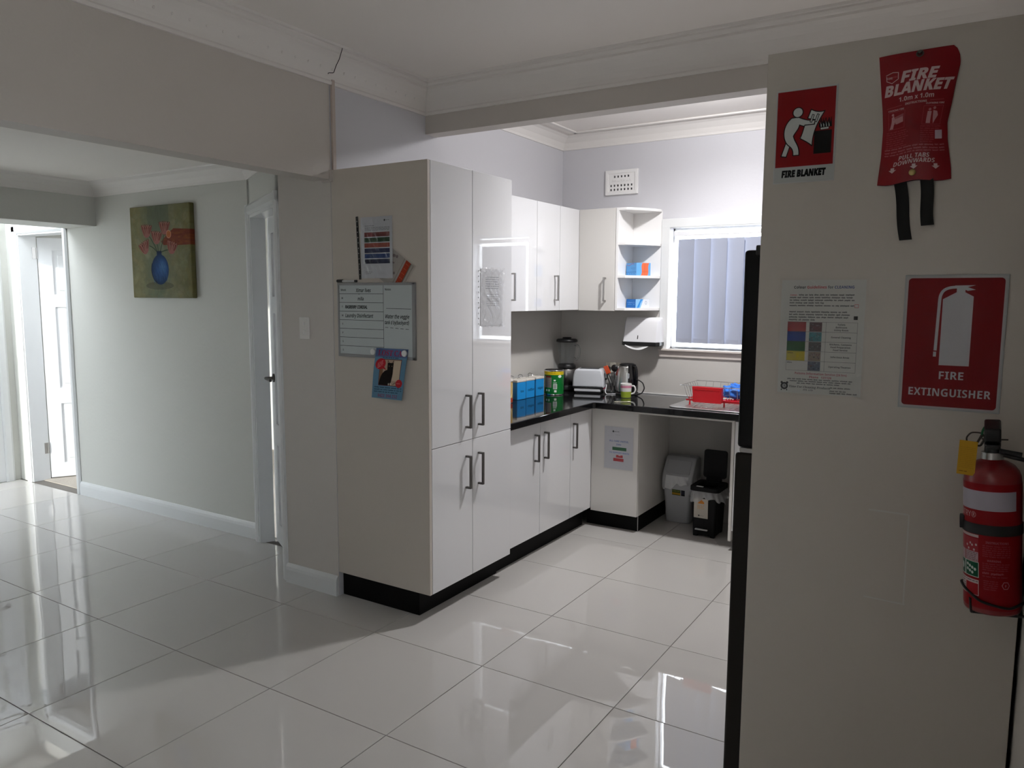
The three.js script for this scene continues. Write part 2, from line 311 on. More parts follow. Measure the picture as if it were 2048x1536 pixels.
const cornK = [[0, 2.605], [0.008, 2.605], [0.012, 2.62], [0.03, 2.65], [0.065, 2.68], [0.09, 2.69], [0.095, 2.70], [0, 2.70]];
struct('trim_6', sweep(cornK, 'x', XW, XE, ZK, 1), mat.plaster);
struct('trim_7', sweep(cornK, 'z', ZK, ZB - 0.1, XW, 1), mat.plaster);
{ // raised border batten on the kitchen ceiling
  const s = 0.03, x0 = -0.285, x1 = 2.25, z0 = ZK + 0.125, z1 = ZB - 0.22, y0 = 2.688;
  struct('trim_8', [box(x0, x1, y0, H, z0, z0 + s, 0.004), box(x0, x1, y0, H, z1 - s, z1, 0.004), box(x0, x0 + s, y0, H, z0, z1, 0.004), box(x1 - s, x1, y0, H, z0, z1, 0.004)], mat.plaster);
}
struct('trim_9', box(XW + 0.001, XW + 0.014, LB - 0.005, 2.56, ZP - 0.028, ZP - 0.008, 0.002), std([0.55, 0.47, 0.42], 0.5));   // cable duct down the corner
struct('trim_10', box(XW - 0.05, XW + 0.016, LB - 0.012, LB + 0.045, ZP - 0.004, ZP + 0.012, 0.002), std([0.55, 0.50, 0.46], 0.5));
struct('trim_11', [box(XW, XW + 0.006, HC + 0.001, 1.445, ZK, -2.136), box(XW, WX0 - 0.06, HC + 0.001, 1.445, ZK, ZK + 0.006), box(WX0 - 0.06, XE, HC + 0.001, WY0 - 0.06, ZK, ZK + 0.006)], mat.splash);   // splashback lining
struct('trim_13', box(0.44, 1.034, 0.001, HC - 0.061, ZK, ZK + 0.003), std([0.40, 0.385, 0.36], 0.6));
struct('trim_12', [box(XW + 0.006, XE, HC, HC + 0.008, ZK + 0.006, ZK + 0.014, 0.002)], std([0.6, 0.6, 0.6], 0.3));   // sealant bead along the wall
// kitchen window
{
  const w = sgroup('window_1'), f = 0.06;
  part('architrave', [box(WX0 - f, WX0, WY0 - 0.005, WY1 + f, ZK, ZK + 0.018, 0.004), box(WX1, WX1 + f, WY0 - 0.005, WY1 + f, ZK, ZK + 0.018, 0.004), box(WX0 - f, WX1 + f, WY1, WY1 + f, ZK, ZK + 0.0185, 0.004)], mat.trim, w);
  part('sill', [box(WX0 - f, WX1 + f, WY0 - 0.016, WY0, ZK - 0.11, ZK + 0.035, 0.004), box(WX0 - f, WX1 + f, WY0 - 0.06, WY0 - 0.017, ZK, ZK + 0.016, 0.003)], std([0.62, 0.56, 0.52], 0.5), w);
  part('sash', [box(WX0, WX0 + 0.010, WY0, WY1, ZK - 0.10, ZK - 0.06), box(WX1 - 0.010, WX1, WY0, WY1, ZK - 0.10, ZK - 0.06), box(WX0, WX1, WY1 - 0.014, WY1, ZK - 0.10, ZK - 0.06), box(WX0, WX1, WY0, WY0 + 0.012, ZK - 0.10, ZK - 0.06)], mat.trim, w);
  part('pane', box(WX0 + 0.010, WX1 - 0.010, WY0 + 0.012, WY1 - 0.014, ZK - 0.082, ZK - 0.078), mat.glass, w);
}
{
  const t = thing('vertical_blind', 'grey vertical fabric blind hanging in the bright kitchen window', 'blind', [0.97, WY1 - 0.045, ZK - 0.02]);
  part('head_rail', box(WX0 + 0.02, WX1 - 0.01, WY1 - 0.056, WY1 - 0.026, ZK - 0.04, ZK - 0.005, 0.004), mat.whitePlastic, t);
  const n = 9, s = 0.112;
  for (let i = 0; i < n; i++) {
    const turn = -0.20 + rr(-0.03, 0.03), x = WX0 + 0.108 + i * s, g = new THREE.PlaneGeometry(0.127, WY1 - 0.078 - (WY0 + 0.042), 6, 1), p = g.attributes.position;
    for (let k = 0; k < p.count; k++) { const u = p.getX(k) / 0.0635; p.setZ(k, 0.006 * u * u); }
    g.computeVertexNormals();
    g.rotateY(turn).translate(x, (WY1 - 0.078 + WY0 + 0.042) / 2, ZK - 0.026);
    const o = part('slat', metric(g), mat.blind, t);
    part('slat_weight', new THREE.BoxGeometry(0.12, 0.03, 0.004).rotateY(turn).translate(x, WY0 + 0.058, ZK - 0.025), mat.blind, o);
  }
}

// ================================================================ CABINETS
const XT = 0.149, XU = -0.162, ZU = -3.518, UT = 2.138, UB = 1.446;
function barHandle(door, x, y0, y1, z, facing, m = mat.handle) {   // squared D handle on a door facing +x or +z
  const g = facing === 'x' ? [box(x + 0.024, x + 0.033, y0, y1, z - 0.0075, z + 0.0075, 0.002), box(x, x + 0.03, y0, y0 + 0.010, z - 0.0075, z + 0.0075, 0.002), box(x, x + 0.03, y1 - 0.010, y1, z - 0.0075, z + 0.0075, 0.002)]
    : [box(x - 0.006, x + 0.006, y0, y1, z + 0.024, z + 0.033, 0.002), box(x - 0.006, x + 0.006, y0, y0 + 0.010, z, z + 0.03, 0.002), box(x - 0.006, x + 0.006, y1 - 0.010, y1, z, z + 0.03, 0.002)];
  return part('handle', g, m, door);
}
{
  const t = thing('tall_cabinet', 'tall glossy white pantry cabinet with cream side panel and four doors', 'cabinet', [XT, 0, ZP]);
  part('side_panel', [box(XW + 0.002, XT, 0.127, UT, ZP - 0.018, ZP, 0.0015)], mat.cream, t);
  part('carcass', [box(XW + 0.002, XT - 0.02, 0.13, UT - 0.004, -2.133, ZP - 0.019)], mat.carcass, t);
  part('kickboard', [box(XW + 0.002, XT - 0.09, 0, 0.126, -2.133, ZP - 0.03)], mat.kick, t);
  const z0 = ZP - 0.021, zj = -1.776, z1 = -2.134, g = 0.0018;
  for (const [y0, y1, h0, h1] of [[0.828, UT, 0.89, 1.056], [0.127, 0.825, 0.586, 0.753]]) for (const [a, b, hz] of [[z0, zj + g, zj + 0.056], [zj - g, z1, zj - 0.052]]) {
    const d = part('door', box(XT - 0.019, XT, y0, y1, b, a, 0.0015), mat.gloss, t);
    barHandle(d, XT, h0, h1, hz, 'x');
  }
}
{
  const t = thing('wall_cabinet', 'row of glossy white overhead cupboards above the blue canisters', 'cabinet', [XU, UB, -2.6]);
  part('carcass', box(XW, XU - 0.021, UB + 0.004, UT - 0.003, -3.239, -2.137), mat.carcass, t);
  for (const [a, b, hz] of [[-2.14, -2.575, 0], [-2.579, -2.934, -2.625], [-2.937, -3.238, -3.17]]) {
    const d = part('door', box(XU - 0.019, XU, UB, UT, b, a, 0.0015), mat.gloss, t);
    if (hz) barHandle(d, XU, 1.51, 1.678, hz, 'x', mat.satinHandle);
  }
  const c = thing('wall_cabinet', 'corner overhead cupboard left of the open end shelves, above the blender', 'cabinet', [XU, UB, ZU]);
  part('carcass', [box(XW, XU - 0.021, UB + 0.004, UT - 0.003, ZK, -3.242), box(XU - 0.021, 0.112, UB + 0.004, UT - 0.003, ZK, ZU - 0.021)], mat.carcass, c);
  part('filler_panel', box(XU - 0.019, XU, UB, UT, ZU - 0.019, -3.242, 0.0015), mat.gloss, c);
  const d = part('door', box(XU + 0.002, 0.113, UB - 0.004, UT, ZU - 0.019, ZU, 0.0015), mat.satin, c);
  barHandle(d, 0.045, 1.506, 1.672, ZU, 'z', mat.satinHandle);
}
{ // open chamfered end shelves
  const t = thing('corner_shelf', 'white open end shelves with chamfered boards beside the window', 'shelf', [0.24, UB, ZK]);
  part('side_panel', box(0.117, 0.134, UB, UT, ZK, ZU - 0.002, 0.001), mat.shelfWhite, t);
  part('back_panel', box(0.134, 0.345, UB, UT - 0.012, ZK, ZK + 0.012, 0.001), mat.shelfWhite, t);
  const plan = [[0.134, ZK + 0.012], [0.343, ZK + 0.012], [0.343, ZK + 0.035], [0.325, ZK + 0.085], [0.275, ZK + 0.17], [0.21, ZU - 0.016], [0.19, ZU - 0.004], [0.134, ZU - 0.004]];
  for (const y of [UB, 1.667, 1.889, UT - 0.017]) part('board', prism(plan, y, y + 0.017, 0.001), mat.shelfWhite, t);
}
{
  const t = thing('base_cabinet', 'row of white base cupboards with three doors under the black benchtop', 'cabinet', [0.105, 0, -2.6]);
  part('carcass', box(XW + 0.002, 0.083, 0.128, HC - 0.042, -3.218, -2.137), mat.carcass, t);
  part('kickboard', box(XW + 0.002, 0.045, 0, 0.127, -3.22, -2.1365), mat.kick, t);
  for (const [a, b, hz] of [[-2.14, -2.532, -2.472], [-2.536, -2.917, -2.585], [-2.921, -3.2195, -2.955]]) {
    const d = part('door', box(0.086, 0.105, 0.127, 0.805, b, a, 0.0015), mat.gloss, t);
    barHandle(d, 0.105, 0.578, 0.74, hz, 'x');
  }
}
{
  const t = thing('base_cabinet', 'plain cream corner unit carrying a notice, left of the two bins', 'cabinet', [0.27, 0, -3.5]);
  part('front_panel', box(0.1065, 0.437, 0.112, HC - 0.042, -3.238, -3.22, 0.001), mat.satin, t);
  part('side_panel', box(0.42, 0.438, 0.112, HC - 0.042, ZK, -3.2385, 0.001), mat.satin, t);
  part('kickboard', [box(0.05, 0.425, 0, 0.111, -3.30, -3.28), box(0.405, 0.425, 0, 0.111, ZK, -3.30)], mat.kick, t);
  part('corner_strip', box(0.4215, 0.4265, 0, 0.111, -3.2815, -3.278, 0.001), mat.steel, t);
}
{
  const t = thing('base_cabinet', 'white sink unit whose edge shows between the black bin and the fridge', 'cabinet', [1.4, 0, -3.5]);
  part('side_panel', box(1.035, 1.053, 0.06, HC - 0.042, ZK + 0.002, -3.22, 0.001), mat.satin, t);
  part('carcass', box(1.054, 2.40, 0.128, 0.66, ZK + 0.002, -3.242), mat.carcass, t);
  part('kickboard', box(1.054, 2.40, 0, 0.127, ZK + 0.002, -3.28), mat.kick, t);
  for (const [a, b] of [[1.056, 1.50], [1.503, 1.95], [1.953, 2.40]]) barHandle(part('door', box(a, b, 0.127, 0.80, -3.239, -3.22, 0.0015), mat.gloss, t), b - 0.05, 0.57, 0.74, -3.22, 'z');
}
{
  const t = thing('countertop', 'polished black L-shaped benchtop over the white base cupboards', 'countertop', [0, HC - 0.04, -3.4]);
  const plan = [[XW + 0.006, ZK + 0.006], [XE - 0.002, ZK + 0.006], [XE - 0.002, -3.155], [0.162, -3.155], [0.148, -3.142], [0.148, -2.1365], [XW + 0.006, -2.1365]];
  part('slab', prism(plan, HC - 0.04, HC, 0.004), mat.granite, t);
  part('support_rail', box(0.438, 1.035, HC - 0.06, HC - 0.041, -3.238, -3.222, 0.001), mat.satin, t);
}
{ // stainless sink and drainer set in the benchtop
  const t = thing('sink', 'stainless steel sink drainer under the dish rack', 'sink', [1.2, HC, -3.45]);
  const s = new THREE.Shape(), X0 = 0.63, X1 = 1.75, Z0 = 3.215, Z1 = 3.66, r = 0.06;
  s.moveTo(X0 + r, Z0); s.lineTo(X1 - r, Z0); s.quadraticCurveTo(X1, Z0, X1, Z0 + r); s.lineTo(X1, Z1 - r); s.quadraticCurveTo(X1, Z1, X1 - r, Z1); s.lineTo(X0 + r, Z1); s.quadraticCurveTo(X0, Z1, X0, Z1 - r); s.lineTo(X0, Z0 + r); s.quadraticCurveTo(X0, Z0, X0 + r, Z0);
  const g = new THREE.ExtrudeGeometry(s, { depth: 0.003, bevelEnabled: true, bevelSize: 0.004, bevelThickness: 0.002, bevelSegments: 2, curveSegments: 8 }).rotateX(-Math.PI / 2).translate(0, HC + 0.002, 0);
  part('drainer', metric(g), std([0.62, 0.62, 0.62], 0.3, { metalness: 1 }), t);
  const ribs = []; for (let i = 0; i < 12; i++) ribs.push(new THREE.CapsuleGeometry(0.004, 0.30, 3, 8).rotateX(Math.PI / 2).scale(1, 0.5, 1).translate(0.72 + i * 0.034, HC + 0.0066, -3.44));
  part('drainer_ridges', ribs, mat.chrome, t);
}
// ================================================================ FRIDGE AND ITS SURROUND
const ZS = -0.718;
{
  const t = thing('fridge_surround', 'tall off-white end panel beside the fridge carrying the fire signs', 'panel', [2.1, 0, -0.73]);
  part('end_panel', box(1.792, 2.403, 0.004, UT, ZS - 0.018, ZS, 0.0015), mat.panelWhite, t);
  part('far_panel', box(1.83, 2.405, 0.004, UT, -1.52, -1.502, 0.0015), mat.panelWhite, t);
  part('overhead_carcass', box(1.85, 2.405, 1.76, UT - 0.005, -1.50, ZS - 0.02), mat.carcass, t);
  for (const [a, b] of [[-0.738, -1.118], [-1.121, -1.5]]) part('door', box(1.832, 1.849, 1.755, UT, b, a, 0.0015), mat.gloss, t);
}
{
  const t = thing('fridge', 'dark two-door fridge edge standing behind the off-white end panel', 'fridge', [2.06, 0, -1.12]);
  part('body', box(1.80, 2.38, 0.02, 1.655, -1.465, -0.772, 0.006), mat.fridge, t);
  part('freezer_door', box(1.738, 1.797, 1.126, 1.66, -1.47, -0.768, 0.010), mat.fridgeBlack, t);
  part('fridge_door', box(1.733, 1.797, 0.05, 1.112, -1.47, -0.768, 0.010), mat.fridge, t);
  part('hinge_cover', box(1.768, 1.83, 1.645, 1.672, -0.83, -0.766, 0.004), mat.black, t);
  part('hinge', box(1.745, 1.80, 1.113, 1.125, -0.80, -0.770, 0.001), mat.steel, t);
  part('plinth', box(1.80, 2.38, 0, 0.05, -1.46, -0.775), mat.black, t);
}
// ================================================================ KITCHEN CEILING LAMP
{
  const t = thing('ceiling_lamp', 'round white ceiling lamp in the kitchen, hidden behind the beam', 'lamp', [0.92, H, -2.88]);
  part('base', new THREE.CylinderGeometry(0.17, 0.17, 0.02, 40).translate(0, -0.01, 0), mat.whitePlastic, t, true);
  const d = [[0.0001, -0.075]]; for (let i = 1; i <= 10; i++) { const a = i / 10 * Math.PI / 2; d.push([0.158 * Math.sin(a), -0.022 - 0.053 * Math.cos(a)]); }
  part('diffuser', lathe(d), M({ color: lin(0.9, 0.9, 0.9), emissive: lin(3.6, 3.7, 4.0), roughness: 0.4, side: THREE.DoubleSide }), t, true);
  const l = new THREE.PointLight(new THREE.Color().setRGB(0.98, 0.975, 1.0), 2.0); l.position.set(0, -0.05, 0); l.castShadow = true; l.shadow.radius = 3; t.add(l);
  const s = new THREE.SpotLight(new THREE.Color().setRGB(0.99, 0.975, 0.98), 9.0, 0, 1.42, 1); s.position.set(0, -0.052, 0); s.target.position.set(0, -2, 0); s.castShadow = true; s.shadow.radius = 3; t.add(s, s.target);
}

// ================================================================ PRINTS
const font = (x, px, fam = 'sans-serif', w = 'bold', it = '') => { x.font = `${it} ${w} ${px}px ${fam}`.trim(); };
function text(x, s, cx, cy, px, o = {}) {   // o: fam, w, align, slant, stretch, color
  x.save(); x.translate(cx, cy); x.transform(o.stretch || 1, 0, -(o.slant || 0), 1, 0, 0); if (o.turn) x.rotate(o.turn);
  font(x, px, o.fam, o.w || 'bold'); x.textAlign = o.align || 'center'; x.textBaseline = 'middle'; if (o.color) x.fillStyle = o.color; x.fillText(s, 0, 0);
  if (o.stroke) { x.lineWidth = o.stroke; x.strokeStyle = o.color || x.fillStyle; x.strokeText(s, 0, 0); } x.restore();
}
function greek(x, x0, x1, y, h, color, gap = 0.35) {   // a line of print too small to read
  x.fillStyle = color; const a0 = x.globalAlpha; let p = x0;
  while (p < x1 - h) {
    const w = Math.min(x1 - p, h * rr(1.2, 4.5));
    x.globalAlpha = a0 * 0.38; x.fillRect(p, y - h * 0.28, w, h * 0.56); x.globalAlpha = a0 * 0.75;
    for (let q = p; q < p + w - h * 0.2; q += h * rr(0.34, 0.5)) { x.fillRect(q, y - h * (rnd() < 0.25 ? 0.5 : 0.28), h * 0.16, h * (rnd() < 0.2 ? 0.78 : 0.56)); if (rnd() < 0.5) x.fillRect(q, y + h * rr(-0.26, 0.2), h * 0.34, h * 0.12); }
    p += w + h * gap * 1.6;
  }
  x.globalAlpha = a0;
}
function poly(x, pts, fill, line, lw) { x.beginPath(); pts.forEach(([a, b], i) => (i ? x.lineTo(a, b) : x.moveTo(a, b))); x.closePath(); if (fill) { x.fillStyle = fill; x.fill(); } if (line) { x.strokeStyle = line; x.lineWidth = lw; x.lineJoin = 'round'; x.stroke(); } }
const sheet = (w, h, d) => new THREE.BoxGeometry(w, h, d);

// --- FIRE BLANKET sign
{
  const t = thing('safety_sign', 'red and white fire blanket sign with a stick figure smothering flames', 'sign', [1.889, 1.932, ZS]);
  part('backing_plate', sheet(0.144, 0.226, 0.002).translate(0, 0, 0.001), std([0.50, 0.51, 0.50], 0.35), t, true);
  const tex = canvas(560, 900, (x, W, Hh) => {
    x.fillStyle = '#b4b7b4'; x.fillRect(0, 0, W, Hh); x.fillStyle = '#8c1015'; x.fillRect(8, 8, W - 16, 742);
    const wh = '#c6cac6', bk = '#060606', lw = 9;
    poly(x, [[60, 640], [105, 500], [150, 520], [110, 650]], wh, bk, lw);                      // far leg
    x.beginPath(); x.moveTo(150, 270); x.bezierCurveTo(60, 330, 60, 480, 130, 540); x.bezierCurveTo(170, 570, 175, 600, 175, 640); x.lineTo(232, 640); x.bezierCurveTo(235, 540, 190, 520, 172, 450); x.bezierCurveTo(180, 420, 220, 390, 226, 345);
    x.bezierCurveTo(280, 375, 330, 370, 365, 352); x.lineTo(372, 310); x.bezierCurveTo(320, 320, 250, 290, 215, 268); x.closePath(); x.fillStyle = wh; x.fill(); x.strokeStyle = bk; x.lineWidth = lw; x.stroke();
    x.beginPath(); x.ellipse(206, 222, 48, 48, 0, 0, 7); x.fill(); x.stroke();
    x.beginPath(); x.moveTo(330, 205); x.bezierCurveTo(380, 240, 420, 240, 458, 232); x.bezierCurveTo(400, 330, 350, 420, 352, 560); x.bezierCurveTo(310, 520, 270, 500, 236, 478); x.bezierCurveTo(262, 420, 262, 390, 276, 352); x.lineTo(365, 352); x.lineTo(372, 310); x.lineTo(300, 290); x.closePath(); x.fillStyle = wh; x.fill(); x.stroke();
    for (const k of [0, 46]) poly(x, [[322 + k, 325], [344 + k, 255], [360 + k, 262], [338 + k, 332]], wh, bk, 6);
    x.fillStyle = bk; x.fillRect(368, 420, 162, 220);
    poly(x, [[422, 392], [500, 388], [500, 410], [424, 414]], wh, bk, 5);
    for (let i = 0; i < 9; i++) { const a = 412 + i * 12; poly(x, [[a, 388], [a - 6, 340 - (i % 3) * 18], [a + 7, 360], [a + 12, 300 + (i % 2) * 30], [a + 18, 388]], i % 2 ? wh : bk, bk, 4); }
    text(x, 'FIRE BLANKET', W / 2, 818, 88, { color: '#050505', stretch: 0.70, slant: 0.06, stroke: 9 });
  });
  part('printed_face', sheet(0.1395, 0.2215, 0.0006).translate(0, 0, 0.0023), printed(tex, 0.3), t, true);
}
// --- FIRE EXTINGUISHER sign
{
  const t = thing('safety_sign', 'red fire extinguisher sign with white extinguisher symbol and silver border', 'sign', [2.2335, 1.432, ZS]);
  part('backing_plate', new RoundedBoxGeometry(0.206, 0.313, 0.003, 2, 0.0014).translate(0, 0, 0.0016), std([0.40, 0.41, 0.41], 0.3), t, true);
  const tex = canvas(640, 1000, (x, W, Hh) => {
    x.fillStyle = '#b9b5b5'; x.fillRect(0, 0, W, Hh);
    x.fillStyle = '#7f0d13'; x.beginPath(); x.roundRect(12, 12, W - 24, Hh - 24, 26); x.fill();
    const wh = '#c3c2c6';
    poly(x, [[245, 170], [330, 118], [330, 92], [318, 78], [318, 68], [450, 66], [400, 80], [385, 92], [385, 118], [440, 150], [440, 670], [245, 670]], wh);
    poly(x, [[372, 70], [450, 100], [400, 108], [372, 94]], wh);
    x.strokeStyle = wh; x.lineWidth = 21; x.beginPath(); x.moveTo(330, 80); x.bezierCurveTo(250, 82, 226, 110, 224, 180); x.lineTo(216, 560); x.stroke(); x.fillRect(204, 568, 20, 38);
    text(x, 'FIRE', W / 2 + 10, 748, 82, { color: wh, stretch: 0.98 }); text(x, 'EXTINGUISHER', W / 2, 880, 82, { color: wh, stretch: 0.92 });
  });
  part('printed_face', sheet(0.198, 0.3045, 0.0006).translate(0, 0, 0.0033), printed(tex, 0.33), t, true);
}
// --- laminated colour guide
{
  const t = thing('notice', 'laminated colour guidelines for cleaning chart with coloured blocks', 'notice', [1.949, 1.4355, ZS]);
  const tex = canvas(1000, 1420, (x, W, Hh) => {
    x.fillStyle = '#c3c3bd'; x.fillRect(0, 0, W, Hh); const k = '#15151a';
    let p = 150; for (const [s, c] of [['Colour ', k], ['Guidelines ', '#a8202a'], ['for ', '#3b3f4c'], ['CLEANING', '#1e3577']]) { font(x, 46); x.textAlign = 'left'; x.textBaseline = 'middle'; x.fillStyle = c; x.fillText(s, p, 90); p += x.measureText(s).width; }
    for (let i = 0; i < 5; i++) greek(x, i ? 105 : 215, i === 3 ? 520 : 880, 185 + i * 33, 24, k);
    text(x, 'Colour', 150, 185, 27, { color: '#a8202a' });
    for (let i = 0; i < 4; i++) greek(x, 105, i === 3 ? 430 : 830, 395 + i * 33, 24, k);
    x.strokeStyle = '#b02030'; x.lineWidth = 4; x.strokeRect(880, 300, 42, 36); x.fillStyle = '#222'; x.fillRect(876, 440, 46, 44);
    const rows = [['#8f1f22', 0], ['#1f3c86', 1], ['#14501f', 2], ['#b5a52a', 3], ['#c3c3bd', 4]];
    rows.forEach(([c], i) => {
      const y = 520 + i * 122; x.fillStyle = c; x.fillRect(95, y, 225, 122);
      const pc = ['#4a2a2e', '#2f6f78', '#3c3f3c', '#7d7064', '#4d5666'][i]; x.fillStyle = pc; x.fillRect(362, y + 4, 150, 114);
      for (let q = 0; q < 40; q++) { x.fillStyle = ['#15171a', '#8b8d90', pc, '#5d2b30'][q % 4]; x.globalAlpha = 0.5; x.fillRect(362 + rr(0, 130), y + 4 + rr(0, 98), rr(6, 22), rr(4, 18)); x.globalAlpha = 1; }
      x.strokeStyle = '#33343a'; x.lineWidth = 2.5; x.strokeRect(95, y, 830, 122); x.beginPath(); x.moveTo(560, y); x.lineTo(560, y + 122); x.stroke();
    });
    [['Toilets', 'Bathroom', 'Utility Room'], ['General Cleaning'], ['Kitchens, Canteens', 'Food Preparation', 'Food Service'], ['Infectious Areas'], ['Operating Theatres']].forEach((l, i) => l.forEach((s, q) => text(x, s, 740, 581 + i * 122 + (q - (l.length - 1) / 2) * 34, 28, { color: k })));
    text(x, 'Red', 125, 545, 22, { color: '#5c1216' }); text(x, 'Blue', 130, 667, 22, { color: '#11245a' }); text(x, 'Green', 135, 789, 22, { color: '#0a3011' }); text(x, 'Yellow', 140, 911, 22, { color: k }); text(x, 'White', 135, 1033, 22, { color: k });
    text(x, 'Poisons Information Service (24 hrs)', 520, 1166, 38, { color: '#9a3a48', stretch: 0.95 }); text(x, 'Phone   131126', 520, 1208, 38, { color: '#9a3a48' });
    greek(x, 120, 900, 1240, 20, k); greek(x, 150, 880, 1266, 20, k); greek(x, 240, 780, 1292, 20, k);
    x.fillStyle = '#1c1c20'; x.beginPath(); x.arc(85, 1335, 46, 0, 7); x.fill(); x.fillStyle = '#9b9b98'; x.beginPath(); x.arc(85, 1335, 26, 0, 7); x.fill(); x.strokeStyle = '#1c1c20'; x.lineWidth = 6; x.beginPath(); x.moveTo(85, 1318); x.lineTo(85, 1336); x.lineTo(98, 1344); x.stroke(); x.fillStyle = '#1c1c20'; for (const q of [-34, 34]) { x.beginPath(); x.arc(85 + q, 1292, 14, 0, 7); x.fill(); x.fillRect(78 + q, 1376, 12, 18); }
    text(x, 'Time For Cleaning Products', 395, 1338, 36, { color: k, fam: 'serif', slant: 0.2 }); text(x, 'PTY. LTD', 380, 1374, 26, { color: k, fam: 'serif', slant: 0.2 });
    greek(x, 640, 880, 1330, 20, k); greek(x, 640, 830, 1370, 20, k); greek(x, 640, 960, 1395, 22, k);
  });
  part('sheet', sheet(0.197, 0.286, 0.0004).translate(0, 0, 0.001), printed(tex, 0.5), t, true);
  const g = new THREE.PlaneGeometry(0.208, 0.298, 40, 56), p = g.attributes.position;
  for (let i = 0; i < p.count; i++) { const a = p.getX(i), b = p.getY(i); p.setZ(i, 0.0017 + 0.0003 * Math.sin(a * 160 + 6 * Math.sin(b * 40)) + 0.0003 * Math.sin(b * 90 + a * 70)); }
  g.computeVertexNormals(); part('laminate', g, mat.sleeve, t, true);
}
// --- old tape marks on the panel
{
  const t = thing('tape_mark', 'faint rectangle of old clear tape low on the panel, left of the extinguisher', 'tape', [2.125, 0.9, ZS]);
  const m = std([0.60, 0.585, 0.54], 0.12);
  part('strip', new THREE.BoxGeometry(0.088, 0.004, 0.0006).translate(0, 0.116, 0.0003), m, t, true);
  part('strip', new THREE.BoxGeometry(0.092, 0.004, 0.0006).rotateZ(-0.02).translate(0.002, -0.107, 0.0003), m, t, true);
  part('strip', new THREE.BoxGeometry(0.0035, 0.224, 0.0006).translate(0.045, 0.004, 0.0003), m, t, true);
}
